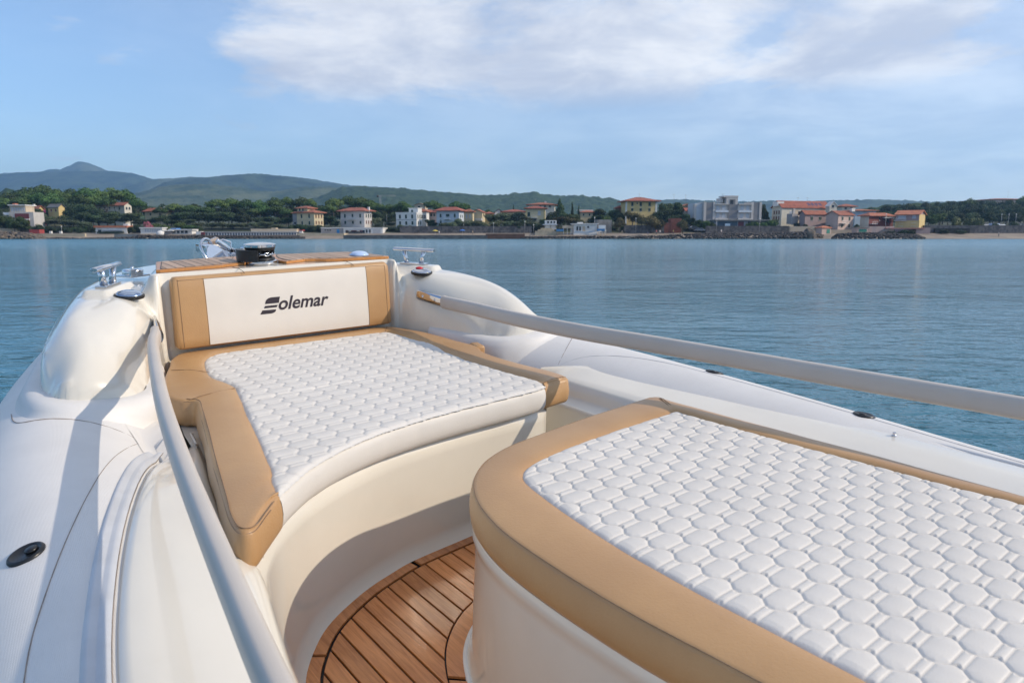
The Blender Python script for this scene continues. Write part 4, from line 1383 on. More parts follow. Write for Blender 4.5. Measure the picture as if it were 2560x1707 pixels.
# ---- shoreline masonry
def lbl(o, label, cat, group=None): return tag(o, label, cat, group)
def wbox(name, px0, px1, py_top, py_bot, D, depth, m, parent=None, base=None, label=None, cat=None, kind=None, group=None, zb=None):
    x0, x1 = XW(px0, D), XW(px1, D)
    z1, z0 = ZW(py_top, D), (ZW(py_bot, D) if zb is None else zb)
    g = G().box((0, 0, (z1 - z0) / 2), (x1 - x0, depth, z1 - z0), bev=0)
    o = obj(name, mesh_of(name, g.v, g.f, m, smooth=False))
    loc = Vector(((x0 + x1) / 2, D + depth / 2, z0))
    if parent is not None:
        o.parent = parent; o.location = loc - parent.location
    else:
        o.location = loc
    tag(o, label, cat, group, kind)
    return o
conc = mat('weathered_concrete', (0.16, 0.15, 0.14), 0.9, noise_scale=0.5, col2=(0.085, 0.08, 0.075), stretch=(1, 1, 3))
conc_l = mat('pale_concrete', (0.30, 0.285, 0.26), 0.9, noise_scale=0.4, col2=(0.20, 0.19, 0.175))
stone = mat('grey_stone_wall', (0.15, 0.14, 0.135), 0.9, noise_scale=0.9, col2=(0.075, 0.072, 0.072), contrast=(.4, .6))
cream_w = mat('cream_masonry', (0.52, 0.44, 0.31), 0.85, noise_amt=0.15, noise_scale=0.4)
rust = mat('rusty_brown_wall', (0.17, 0.085, 0.055), 0.9, noise_amt=0.3, noise_scale=0.5)
brick = mat('red_brick_wall', (0.24, 0.085, 0.060), 0.9, noise_amt=0.25, noise_scale=0.8)
wbox('quay', 858, 1218, 588, 600, 266.5, 3.5, conc, label='long dark concrete quay wall at the water below the hipped villas', cat='quay', zb=-1)
wbox('quay', 1214, 1312, 584.5, 600, 267.5, 4, rust, label='rusty brown end of the quay left of the rocks', cat='quay', zb=-1)
wbox('sea_wall', 1000, 1330, 565.5, 583, 287.5, 1.2, stone, label='long grey stone wall under the dark trees behind the quay', cat='wall', zb=1.5)
wbox('sea_wall', 1560, 1660, 563, 577, 287.5, 1.2, stone, label='low grey stone wall between the brick block and the grey cube', cat='wall', zb=1.5)
wbox('sea_wall', 1765, 1972, 565, 577.5, 286.5, 1.2, stone, label='smooth grey sea wall below the arcade and white flats', cat='wall', zb=1.5)
wbox('sea_wall', 60, 212, 584, 590, 275, 1, cream_w, label='low cream beach wall at the left end of the pebble beach', cat='wall', zb=.3)
for px in (126, 151):
    wbox('gate_pillar', px - 2.6, px + 2.6, 578, 590, 278, .8, mat('white_plaster', (0.72, 0.70, 0.66), 0.8, noise_amt=.1, noise_scale=.5), label='white gate pillar on the low cream beach wall', cat='pillar', group='white gate pillars on the beach', zb=.3)
wbox('sea_wall', 285, 350, 585, 596, 270, 2.5, conc_l, label='short stone jetty wall below the white bathing building', cat='wall', zb=-.5)
wbox('sea_wall', 490, 750, 589, 594, 273, 3, stone, label='grey terrace wall under the row of bathing cabins', cat='wall', zb=0)
wbox('sea_wall', 2310, 2700, 563.5, 583, 287, 1.5, stone, label='dark stone embankment wall right of the yellow house', cat='wall', zb=1.0)
wbox('bridge_recess', 2337, 2424, 571, 592, 285.9, 1.2, mat('dark_recess', (0.02, 0.022, 0.018), 0.9, noise_amt=.3, noise_scale=.6), label='dark overgrown arch in the embankment wall at right', cat='culvert', zb=1.0)
wbox('beach_terrace', 745, 860, 583, 592, 277, 8, cream_w, label='pale sandy terrace in front of the low beach cafe', cat='terrace', zb=.5)
# ---- rocks
rock_m = mat('dark_sea_rock', (0.075, 0.065, 0.058), 0.95, noise_scale=0.6, col2=(0.030, 0.028, 0.027), rand=.25)
rock_b = mat('brown_shore_rock', (0.20, 0.155, 0.115), 0.95, noise_scale=0.5, col2=(0.08, 0.065, 0.055), rand=.25)
def rock_shape(g, c, s, seed):
    rnd = random.Random(seed)
    bm = bmesh.new()
    bmesh.ops.create_icosphere(bm, subdivisions=1, radius=1)
    q = Matrix.Rotation(rnd.uniform(0, 6), 3, 'Z') @ Matrix.Rotation(rnd.uniform(0, 6), 3, 'X')
    vs = []
    for v in bm.verts:
        p = q @ (v.co * rnd.uniform(.72, 1.12))
        vs.append((p.x * s[0] + c[0], p.y * s[1] + c[1], p.z * s[2] + c[2]))
    bm.verts.index_update()
    g.add(vs, [tuple(v.index for v in f.verts) for f in bm.faces])
    bm.free()
def rock_heap(px0, px1, tops, D, depth, m, n, size, seed):
    rnd = random.Random(seed)
    g = G()
    for k in range(n):
        px = rnd.uniform(px0, px1)
        a = rnd.random()
        top = ZW(float(np.interp(px, [p[0] for p in tops], [p[1] for p in tops])), D + depth / 2)
        d = D + a * depth
        h = max(.15, top * (0.25 + .75 * math.sin(min(1, a * 1.5) * 1.57)))
        s = size * rnd.uniform(.55, 1.25)
        rock_shape(g, (XW(px, d), d, h - s * .55), (s * rnd.uniform(.8, 1.3), s * rnd.uniform(.8, 1.2), s * rnd.uniform(.6, .9)), rnd.random())
    o = obj('shore_rocks', mesh_of('shore_rocks', g.v, g.f, m, smooth=False, recalc=False))
    o['kind'] = 'stuff'
    return o
rock_heap(1300, 1760, [(1300, 591), (1440, 590), (1560, 590), (1660, 588), (1700, 585), (1760, 582.5)], 266.5, 4.5, rock_m, 520, .55, 1)
rock_heap(1740, 2015, [(1740, 583), (1800, 581), (1900, 581), (2015, 579)], 266, 6.5, rock_m, 620, .62, 2)
rock_heap(2082, 2312, [(2082, 592), (2095, 584), (2150, 581), (2240, 583), (2290, 586), (2312, 593)], 262, 6, rock_m, 560, .62, 3)
rock_heap(-60, 112, [(-60, 577), (30, 580), (75, 582), (112, 593)], 265, 8, rock_b, 340, .9, 4)
rock_heap(345, 760, [(345, 587), (450, 588.5), (600, 589), (760, 592)], 265.5, 5, rock_m, 640, .62, 5)
rock_heap(110, 345, [(110, 595), (145, 593), (200, 595), (300, 593), (345, 590)], 266, 3, rock_m, 170, .5, 6)
rock_heap(1950, 2060, [(1950, 583), (2000, 580), (2060, 585)], 271, 6, rock_b, 120, .6, 7)
for px, py, wpx, D, lab in ((2028, 571, 34, 270, 'big rounded brown boulder between the two dark breakwaters'), (22, 580, 26, 267.5, 'large dark rock at the left end of the shore'), (48, 582, 30, 266.8, 'flat-topped dark rock beside the large one at the far left')):
    g = G()
    z1 = ZW(py, D); s = wpx / 1800 * D / 2
    rnd = random.Random(px)
    bm = bmesh.new(); bmesh.ops.create_icosphere(bm, subdivisions=3, radius=1)
    bm.verts.index_update()
    vs = []
    for v in bm.verts:
        k = 1 + .28 * noise.noise(v.co * 1.7 + Vector((px, 0, 0))) + .12 * noise.noise(v.co * 5)
        vs.append((v.co.x * s * 1.0 * k, v.co.y * s * .8 * k, max(-.2, v.co.z) * z1 * k))
    g.add(vs, [tuple(v.index for v in f.verts) for f in bm.faces]); bm.free()
    o = obj('boulder', mesh_of('boulder', g.v, g.f, rock_b if px > 1000 else rock_m, smooth=False))
    o.location = (XW(px, D), D + s * .5, 0)
    tag(o, lab, 'rock')

# ================================================================== houses
def plaster(name, c): return mat('plaster_' + name, c, 0.85, noise_amt=0.12, noise_scale=0.35)
WALLS = dict(cream=(0.62, 0.52, 0.33), yellow=(0.66, 0.50, 0.22), greywhite=(0.55, 0.52, 0.49), white=(0.74, 0.73, 0.70), paleblue=(0.56, 0.61, 0.66), pink=(0.56, 0.42, 0.36), grey=(0.36, 0.34, 0.34), maroon=(0.20, 0.055, 0.045),
             blue=(0.42, 0.55, 0.66), beige=(0.55, 0.45, 0.33), mauve=(0.36, 0.27, 0.26), ivory=(0.66, 0.62, 0.52), concrete=(0.33, 0.33, 0.34), dark=(0.10, 0.10, 0.10), brown=(0.26, 0.19, 0.15))
roof_tile = mat('terracotta_tiles', (0.37, 0.120, 0.070), 0.85, noise_scale=0.6, col2=(0.24, 0.085, 0.055), rand=.12)
roof_orange = mat('orange_tiles', (0.50, 0.19, 0.10), 0.85, noise_scale=0.6, col2=(0.38, 0.13, 0.07))
pane = mat('dark_window', (0.018, 0.022, 0.028), 0.15, noise_amt=.2, noise_scale=1)
shut_g = mat('green_shutter', (0.025, 0.055, 0.042), 0.6, noise_amt=.2, noise_scale=1)
shut_w = mat('pale_blind', (0.42, 0.46, 0.52), 0.6, noise_amt=.1, noise_scale=1)
shut_r = mat('maroon_blind', (0.16, 0.035, 0.04), 0.6, noise_amt=.15, noise_scale=1)
shut_br = mat('brown_shutter', (0.14, 0.06, 0.035), 0.6, noise_amt=.15, noise_scale=1)
trim_w = mat('white_trim', (0.70, 0.69, 0.66), 0.7, noise_amt=.08, noise_scale=1)
SH = dict(g=shut_g, p=pane, w=shut_w, r=shut_r, b=shut_br)
WIN = {}
def window_mesh(w, h, k, arch=False):
    key = (round(w, 2), round(h, 2), k, arch)
    if key in WIN: return WIN[key]
    g = G()
    g.box((0, -.04, h / 2), (w, .10, h), mi=0)
    if arch:
        g.rings([[(w / 2 * math.cos(a), y, h + w / 2 * math.sin(a)) for a in np.linspace(0, math.pi, 9)] for y in (-.09, .01)], closed=True, cap=True, mi=0)
    g.box((0, -.06, -.06), (w * 1.25, .20, .10), mi=1)
    g.box((0, -.045, h + (.0 if not arch else w / 2) + .06), (w * 1.15, .13, .10), mi=1)
    WIN[key] = mesh_of('window', g.v, g.f, [SH[k], trim_w], smooth=False, fmat=g.m)
    return WIN[key]
class House:
    def __init__(s, name, label, cat, D, px0, px1, px2, rot, py_eave, py_base, wall, zbase=None):
        """front from px0 to px1 on the wall facing the bay; px2: far end of the visible side (right of px1 or left of px0)"""
        s.D = D
        th = R_(rot)
        left = px2 is not None and px2 < px0
        b0, b1 = bear(px0), bear(px1)
        if rot >= 0 and not left or rot < 0 and not left:
            pass
        s.ang = th
        ex = Vector((math.cos(th), math.sin(th), 0)); ey = Vector((-math.sin(th), math.cos(th), 0))
        P0 = Vector((b0 * D, D, 0))
        w = (b1 * P0.y - P0.x) / (ex.x - b1 * ex.y)
        if px2 is None:
            d = w * .8
        else:
            Q = P0 if left else P0 + ex * w
            b2 = bear(px2)
            d = (b2 * Q.y - Q.x) / (ey.x - b2 * ey.y)
            d = min(max(abs(d), 3.0), 16.0)
        s.w, s.d = w, d
        s.zb = ground(D) if zbase is None else zbase
        s.ze = ZW(py_eave, D)
        s.px0, s.px1, s.px2, s.left = px0, px1, px2, left
        s.root = bpy.data.objects.new(name, None)
        COL.objects.link(s.root)
        s.root.location = (P0.x, P0.y, s.zb - .6)
        s.root.rotation_euler = (0, 0, th)
        tag(s.root, label, cat)
        s.h = s.ze - s.root.location.z
        g = G().box((w / 2, d / 2, s.h / 2), (w, d, s.h))
        s.part('wall', g, wall if not isinstance(wall, str) else plaster(wall, WALLS[wall]))
        s.cols = wall
    def part(s, name, g, m, parent=None, smooth=False):
        o = obj(name, mesh_of(name, g.v, g.f, m, smooth=smooth, fmat=g.m if isinstance(m, list) else None), parent or s.root)
        return o
    def z(s, py): return ZW(py, s.D) - s.root.location.z
    def u(s, px):
        return (px - s.px0) / (s.px1 - s.px0) * s.w
    def hip(s, py_apex, over=.7, m=None, th=.25, x0=0, x1=None, y0=0, y1=None, z0=None):
        x1 = s.w if x1 is None else x1; y1 = s.d if y1 is None else y1
        z0 = s.h if z0 is None else z0
        za = s.z(py_apex) if py_apex > 50 else z0 + py_apex
        x0 -= over; x1 += over; y0 -= over; y1 += over
        ww, dd = x1 - x0, y1 - y0
        ins_ = min(ww, dd) / 2
        if ww >= dd: r0, r1 = (x0 + ins_, (y0 + y1) / 2, za), (x1 - ins_, (y0 + y1) / 2, za)
        else: r0, r1 = ((x0 + x1) / 2, y0 + ins_, za), ((x0 + x1) / 2, y1 - ins_, za)
        v = [(x0, y0, z0), (x1, y0, z0), (x1, y1, z0), (x0, y1, z0), (x0, y0, z0 + th), (x1, y0, z0 + th), (x1, y1, z0 + th), (x0, y1, z0 + th), r0, r1]
        if ww >= dd: f = [(4, 5, 9, 8), (5, 6, 9), (6, 7, 8, 9), (7, 4, 8)]
        else: f = [(4, 5, 8), (5, 6, 9, 8), (6, 7, 9), (7, 4, 8, 9)]
        g = G().add(v, f + [(0, 1, 5, 4), (1, 2, 6, 5), (2, 3, 7, 6), (3, 0, 4, 7), (3, 2, 1, 0)])
        return s.part('roof', g, m or roof_tile)
    def gable(s, py_apex, along='x', over=.5, m=None, th=.22, wallm=None):
        za = s.z(py_apex) if py_apex > 50 else s.h + py_apex
        w, d, h = s.w, s.d, s.h
        g = G()
        if along == 'x':   # ridge parallel to the front
            pts = [(-over, h - over * .4), (d / 2, za), (d + over, h - over * .4)]
            for a, b in ((0, 1), (1, 2)):
                (ya, za_), (yb, zb_) = pts[a], pts[b]
                v = [(-over, ya, za_), (w + over, ya, za_), (w + over, yb, zb_), (-over, yb, zb_)]
                v += [(x, y, z + th) for x, y, z in v]
                g.add(v, [(0, 1, 2, 3), (4, 5, 6, 7), (0, 1, 5, 4), (1, 2, 6, 5), (2, 3, 7, 6), (3, 0, 4, 7)])
            gg = G().add([(0, 0, h), (0, d, h), (0, d / 2, za - .02), (w, 0, h), (w, d, h), (w, d / 2, za - .02)], [(0, 1, 2), (3, 5, 4)])
        else:
            pts = [(-over, h - over * .4), (w / 2, za), (w + over, h - over * .4)]
            for a, b in ((0, 1), (1, 2)):
                (xa, za_), (xb, zb_) = pts[a], pts[b]
                v = [(xa, -over, za_), (xb, -over, zb_), (xb, d + over, zb_), (xa, d + over, za_)]
                v += [(x, y, z + th) for x, y, z in v]
                g.add(v, [(0, 1, 2, 3), (4, 5, 6, 7), (0, 1, 5, 4), (1, 2, 6, 5), (2, 3, 7, 6), (3, 0, 4, 7)])
            gg = G().add([(0, 0, h), (w, 0, h), (w / 2, 0, za - .02), (0, d, h), (w, d, h), (w / 2, d, za - .02)], [(0, 1, 2), (3, 5, 4)])
        s.part('gable_end', gg, plaster(s.cols, WALLS[s.cols]) if isinstance(s.cols, str) else s.cols)
        return s.part('roof', g, m or roof_tile)
    def parapet(s, hgt=.5, m=None, over=.12):
        g = G()
        w, d, h = s.w, s.d, s.h
        for c, dd in (((w / 2, -over / 2 + .05, h + hgt / 2 - .1), (w + 2 * over, .25, hgt)), ((w / 2, d + over / 2 - .05, h + hgt / 2 - .1), (w + 2 * over, .25, hgt)), ((-over / 2 + .05, d / 2, h + hgt / 2 - .1), (.25, d - .2, hgt)), ((w + over / 2 - .05, d / 2, h + hgt / 2 - .1), (.25, d - .2, hgt))):
            g.box(c, dd)
        return s.part('parapet', g, m or trim_w)
    def win(s, pxs, pys, wpx=5.5, hpx=9.0, k='g', arch=False):
        """front windows centred on the given pixels columns and rows"""
        for py in pys:
            for px in pxs:
                w, h = wpx * s.D / 1800, hpx * s.D / 1800
                o = obj('window', window_mesh(w, h, k, arch), s.root)
                o.location = (s.u(px), 0, s.z(py) - h / 2)
    def side(s, fr, pys, wpx=4.5, hpx=9.0, k='g'):
        for py in pys:
            for f in fr:
                w, h = wpx * s.D / 1800, hpx * s.D / 1800
                o = obj('window', window_mesh(w, h, k), s.root)
                if s.left:
                    o.location = (0, s.d * (1 - f), s.z(py) - h / 2); o.rotation_euler = (0, 0, -math.pi / 2)
                else:
                    o.location = (s.w, s.d * f, s.z(py) - h / 2); o.rotation_euler = (0, 0, math.pi / 2)
    def box(s, name, px0, px1, py0, py1, y, dep, m):
        x0, x1 = s.u(px0), s.u(px1)
        z1, z0 = s.z(py0), s.z(py1)
        g = G().box(((x0 + x1) / 2, y + dep / 2, (z0 + z1) / 2), (x1 - x0, dep, z1 - z0))
        return s.part(name, g, m)
    def chimney(s, px, py, hgt=1.2, y=None):
        g = G().box((s.u(px), s.d * .5 if y is None else y, s.z(py) - hgt / 2), (.7, .7, hgt + .6))
        return s.part('chimney', g, trim_w)
    def balcony(s, px0, px1, py, dep=1.2, m=None):
        x0, x1 = s.u(px0), s.u(px1)
        z = s.z(py)
        g = G().box(((x0 + x1) / 2, -dep / 2, z), (x1 - x0, dep, .18))
        b_ = s.part('balcony', g, m or trim_w)
        g = G().box(((x0 + x1) / 2, -dep, z + 1.0), (x1 - x0, .06, .08))
        n = max(3, int((x1 - x0) / .45))
        for i in range(n + 1):
            g.box((x0 + (x1 - x0) * i / n, -dep, z + .5), (.05, .05, 1.0))
        s.part('railing', g, m or trim_w, b_)
        return b_
tr = trim_w
# --- far left
h = House('modern_villa', 'white modern villa with maroon blinds at the far left among trees', 'house', 292, 27, 88, None, 4, 530, 570, 'greywhite')
h.box('recess', 42, 77, 534, 566, -.12, .3, shut_r); h.box('floor_band', 41, 78, 547, 550, -.5, .6, trim_w); h.box('glass_band', 42, 77, 556, 558.5, -.4, .5, pane)
h.box('upper_storey', 26, 66, 514, 530, 1.2, 6, plaster('beige', WALLS['beige'])); h.box('roof_slab', 24, 68, 511.5, 514, .4, 8, trim_w)
h.win([32, 38, 44, 50, 56, 62], [524], 3.4, 9, 'w')
for o in list(h.root.children)[-6:]: o.location.y = 1.2
h.box('terrace_wall', 12, 27, 531, 545, .2, 5, plaster('paleblue', WALLS['paleblue'])); h.box('roof_block', 27, 34, 508, 512, 3, 2, roof_orange)
h = House('country_house', 'yellow gabled house with tiled roof half hidden behind the far-left villa', 'house', 330, 78, 100, 110, -20, 525, 545, 'yellow'); h.gable(515.5, 'x')
h.win([86, 94], [531], 4, 6, 'b'); h.chimney(84, 512)
h = House('country_house', 'small yellow house with grey roof and red shutters under the left pines', 'house', 326, 126, 152, 160, -20, 519, 540, 'yellow'); h.gable(511, 'x', m=mat('grey_roof', (0.14, 0.14, 0.14), .85, noise_amt=.2, noise_scale=.5)); h.win([134, 145], [526], 4, 6, 'r')
h = House('apartment_house', 'pale apartment house hidden among the pines at left', 'house', 356, 246, 316, 334, -22, 515, 540, 'ivory'); h.gable(508, 'x'); h.win([256, 268, 280, 292, 304], [522], 4, 7, 'g'); h.balcony(262, 300, 528); h.side([.3, .7], [522], 4, 6, 'p')
h = House('tiled_house', 'house showing only its long red roof between trees left of the cabins', 'house', 345, 366, 420, 426, -15, 530, 545, 'cream'); h.hip(520, over=1.0); h.win([380, 404], [536], 4, 5); h.chimney(410, 519)
h = House('beach_restaurant', 'long low white beach restaurant with flat terracotta roof and small tower', 'restaurant', 284, 240, 318, None, 2, 569, 582, 'white', zbase=2.0)
h.box('roof', 237, 320, 564.5, 569, -.6, 9, roof_orange); h.box('tower', 307, 318, 559.5, 569, 1, 2.2, plaster('white', WALLS['white'])); h.win([250], [577], 8, 5, 'p'); h.box('parasols', 258, 310, 575.5, 576.8, -1.2, 1.5, shut_w)
h.box('hedge', 246, 312, 579.5, 583, -1.2, .8, mat('clipped_hedge', (0.02, 0.04, 0.015), .95, noise_amt=.4, noise_scale=2))
wbox('red_hut', 74, 99, 574, 590, 276, 3, mat('red_hut_wall', (0.34, 0.055, 0.05), .8, noise_amt=.25, noise_scale=.5), label='small red wooden hut on the rocks at the far left', cat='hut', zb=.5)
wbox('garden_wall', -40, 46, 571, 586, 280, 1.5, cream_w, label='sunlit cream garden wall above the far-left rocks', cat='wall', zb=1)
wbox('garden_wall', 46, 74, 573, 586, 281, 1.5, stone, label='short grey garden wall beside the red hut', cat='wall', zb=1)
h = House('bathing_house', 'white bathing building with a long blue screen wall at left', 'building', 284, 352, 406, None, 2, 571, 585, 'white', zbase=1.5)
for i in range(9): h.box('cabin_door', 363 + i * 4.4, 365.6 + i * 4.4, 572.5, 580, -.06, .2, shut_w)
h.box('roof', 350, 408, 568.5, 571.3, -.4, 6, trim_w)
g = G().lathe([(1.35, 0), (1.35, .5), (1.15, 1.1), (.7, 1.5), (0, 1.65)], (0, 0, 0), 18)
o = obj('white_tank', mesh_of('white_tank', g.v, g.f, trim_w)); o.location = (XW(397, 276), 277, 1.4); tag(o, 'round white tank on the shore beside the white bathing building', 'tank')
h = House('beach_bar', 'white open beach bar with blue awnings left of the cabins', 'bar', 282, 428, 480, None, 2, 575, 587, 'white', zbase=1.6)
h.box('awning', 430, 444, 570.6, 573, -1, 4, mat('blue_awning', (0.06, 0.22, 0.55), .7, noise_amt=.1, noise_scale=1)); h.box('roof', 425, 484, 573, 575.4, -1, 6, trim_w)
for px in (436, 446, 456, 466): h.box('opening', px - 3.5, px + 3.5, 577, 583, -.06, .2, pane)
h = House('beach_pavilion', 'low pavilion with a pale awning left of the white beach bar', 'pavilion', 281, 411, 428, None, 0, 578, 587, 'grey', zbase=1.5)
h.hip(575.5, over=1.2, m=trim_w)
# cabins
h = House('bathing_cabins', 'long row of white bathing cabins with dark doors behind the bow', 'cabins', 279, 512, 742, None, 1.0, 581, 591, 'white', zbase=1.6)
for i in range(34): h.box('cabin_door', 515.3 + i * 6.7, 518.6 + i * 6.7, 582.6, 590, -.06, .2, mat('slate_blue_door', (0.07, 0.10, 0.16), .6, noise_amt=.2, noise_scale=1))
h.box('roof', 510, 744, 579.4, 581.2, -.5, 5, mat('grey_cabin_roof', (0.42, 0.43, 0.45), .8, noise_amt=.1, noise_scale=1))
wbox('cabin_kiosk', 490, 502, 578.5, 592, 278, 3, trim_w, label='white kiosk at the left end of the cabin row', cat='kiosk', zb=1.5)
wbox('cabin_kiosk', 502.6, 510, 580, 592, 278, 3, shut_r, label='maroon kiosk beside the white one at the end of the cabin row', cat='kiosk', zb=1.5)
h = House('long_wall_house', 'long low beige building behind the row of cabins', 'building', 288, 628, 742, None, 1, 574, 584, 'beige'); h.box('roof_hut', 677, 688, 569.5, 574.2, 1, 3, plaster('beige', WALLS['beige'])); h.parapet(.35, plaster('beige', WALLS['beige']))
h = House('gate_lodge', 'small white lodge with red trim at the right end of the cabins', 'building', 280, 748, 756, None, 0, 577, 590, 'white', zbase=1.5); h.box('red_band', 747, 757, 574.5, 577.2, -.2, 3, mat('red_trim', (0.35, 0.05, 0.05), .7, noise_amt=.1, noise_scale=1))
# villa with tower
h = House('tower_villa', 'yellow villa with a square tower and two red tiled roofs behind the windlass', 'house', 300, 744, 787, 810, -27, 533, 568, 'cream')
h.hip(524.5, over=1.1); h.win([756, 775], [541], 4.6, 9.5); h.win([757, 775], [558], 4.6, 8.5); h.side([.2, .5, .8], [541], 4, 9, 'b'); h.side([.2, .5, .8], [557], 4, 8, 'b')
h.box('tower', 743.5, 769, 521.8, 540, .5, 4.6, plaster('cream', WALLS['cream']))
zt = h.z(521.8)
h.hip(514.5, over=.8, x0=h.u(743.5), x1=h.u(769), y0=.5, y1=5.1, z0=zt)
for px in (750, 758):
    o = obj('window', window_mesh(.75, 0.7, 'p', True), h.root); o.location = (h.u(px), .5, h.z(528))
h.box('cornice', 743, 787, 551, 552, -.12, .2, plaster('beige', WALLS['beige']))
h = House('side_wing', 'narrow grey side wing with red roof left of the yellow tower villa', 'house', 305, 733.5, 744, None, -10, 534, 568, 'concrete'); h.hip(529.5, over=.6); h.win([739], [558], 4, 6, 'p')
h = House('beach_cafe', 'low grey beach building with a blue door below the tower villa', 'building', 286, 803, 858, None, 1, 570, 584, 'grey', zbase=2.4); h.parapet(.3)
h.win([814, 820, 826], [575.5], 4.2, 3.4, 'p'); h.box('blue_door', 842.5, 849, 573.5, 583, -.08, .2, mat('bright_blue_door', (0.03, 0.22, 0.50), .5, noise_amt=.1, noise_scale=1))
h = House('beach_cafe', 'white open-fronted beach cafe below the grey-white hipped villa', 'cafe', 285, 859, 957, None, 1, 570.5, 583.5, 'white', zbase=2.4); h.parapet(.35)
h.box('opening', 864, 912, 575.5, 583, -.06, .2, pane); h.win([917, 925], [578], 4, 8, 'p'); h.box('shutter', 933, 952, 574, 582.5, -.06, .2, mat('pale_grey_shutter', (.5, .5, .5), .6, noise_amt=.1, noise_scale=1))
for i, px in enumerate((868, 876, 884, 890, 897, 904)): h.box('parasol', px - 2.6, px + 2.6, 577.2, 578.6, -1.6, 1.2, [shut_br, trim_w, shut_r][i % 3])
h = House('hipped_villa', 'grey-white villa with a broad hipped red roof behind the beach cafe', 'house', 302, 853, 912, 931, -24, 529, 568, 'greywhite')
h.hip(519, over=1.3); h.win([864, 883, 902], [540], 4.6, 9); h.win([864.5, 883.5, 902.5], [556.5], 4.8, 7.5); h.side([.25, .55, .85], [540], 3.6, 9, 'g'); h.side([.25, .55, .85], [556], 3.6, 8, 'b'); h.balcony(872, 893, 549.5)
h.box('cornice', 852.5, 912.5, 546.5, 547.5, -.1, .2, trim_w); h.chimney(914, 520, 1.5)
h.box('antenna_box', 890, 899, 522.5, 524.5, 3.5, .8, trim_w)
# white house with penthouse
h = House('flat_roofed_house', 'white two-storey house with green shutters and a small rooftop room', 'house', 300, 991, 1042, 1056, -23, 534, 566, 'white')
h.parapet(.55); h.win([1001, 1016, 1031.5], [542], 5, 9); h.win([1001, 1016.5, 1032], [558], 5, 8.5); h.side([.25, .6, .85], [542], 3.6, 9); h.side([.3, .7], [558], 3.6, 8)
h.box('rooftop_room', 1015.5, 1038, 521, 533.6, 2.5, 3.2, plaster('white', WALLS['white'])); h.box('roof_door', 1021.5, 1026, 525, 533, 2.42, .2, shut_g); h.box('cornice', 990, 1043, 549.2, 550.4, -.12, .2, plaster('concrete', WALLS['concrete']))
h.box('roof_rail', 1013.5, 1039, 519.7, 521, 2.3, 3.6, trim_w)
h = House('long_red_house', 'long pinkish house with red roof between the white house and pale blue villa', 'house', 312, 1044, 1094, None, -6, 532, 566, 'pink'); h.hip(523.5, over=.9); h.win([1079, 1086.5], [538], 4, 6)
h = House('back_house', 'white house with red roof squeezed behind the flat-roofed white house', 'house', 307, 1045, 1067, None, -14, 530, 566, 'white'); h.hip(522, over=.7); h.win([1058, 1063], [542], 3, 8, 'p')
h = House('hillside_block', 'beige house with a pitched roof on the rise behind the white house', 'house', 420, 1038, 1064, None, -10, 513, 540, 'beige'); h.gable(509, 'y', m=mat('beige_roof', (0.36, 0.24, 0.17), .85, noise_amt=.2, noise_scale=.4)); h.win([1049], [519], 5, 7, 'p')
h = House('pale_blue_villa', 'pale blue villa with hipped red roof and arched windows', 'house', 298, 1092, 1148, 1160, -20, 528, 566, 'paleblue')
h.hip(517.5, over=1.2); h.win([1102.5, 1137.5], [540.5], 4.4, 6.5, 'g', True); h.win([1120], [539.5], 9.5, 7.5, 'g'); h.win([1102.5], [555], 4.4, 7, 'g', True); h.balcony(1111, 1127, 548.5); h.side([.3, .65], [541], 3.4, 7); h.box('cornice', 1091.5, 1148.5, 550.5, 551.6, -.12, .2, trim_w)
h = House('back_house', 'yellowish house with red roof behind the pale blue villa', 'house', 310, 1160, 1182, None, -8, 530.5, 566, 'cream'); h.hip(522.5, over=.8); h.win([1167, 1175], [541], 3, 9, 'w')
h = House('gabled_house', 'beige house with a plain gable right of the pale blue villa', 'house', 316, 1179, 1206, 1213, -18, 531, 566, 'cream'); h.gable(524.5, 'y', over=.4); h.box('terrace', 1190, 1206, 546, 552, -1, 2, trim_w); h.side([.5], [537], 5, 6, 'p')
h = House('back_house', 'small orange-walled house with red roof beside the plain gable', 'house', 320, 1213, 1232, None, -5, 535, 560, 'yellow'); h.hip(529.5, over=.6)
h = House('shed', 'dark gabled shed with a white front left of the long red roof', 'house', 326, 1238, 1256, None, 10, 531, 560, 'white'); h.gable(523.5, 'y', over=.4, m=mat('dark_shed_roof', (0.05, 0.05, 0.055), .8, noise_amt=.2, noise_scale=.5))
h = House('long_red_house', 'long low house showing mostly its red roof above the olive trees', 'house', 324, 1256, 1314, None, -3, 530.5, 560, 'cream'); h.hip(523, over=.9)
h = House('square_villa', 'cream square villa with orange corner pillars and a red hipped roof', 'house', 302, 1315, 1362, None, -5, 522, 566, 'cream'); h.hip(514.5, over=1.0)
h.win([1322], [535.5], 6, 10.5, 'g'); h.win([1348], [533], 6, 10, 'w'); h.balcony(1328, 1343, 545); h.box('corner_pillar', 1359, 1362.5, 522.5, 560, -.12, .5, plaster('yellow', WALLS['yellow'])); h.box('corner_pillar', 1314.5, 1317.5, 522.5, 560, -.12, .5, plaster('yellow', WALLS['yellow'])); h.box('opening', 1331, 1341, 547, 552, -.1, .2, pane)
h = House('big_roofed_house', 'long house with a large red roof behind the cream square villa', 'house', 345, 1321, 1386, None, -5, 513, 545, 'ivory'); h.hip(505.5, over=1.2); h.win([1350, 1362, 1374], [516.5], 5, 4, 'p'); h.chimney(1362, 504, .8)
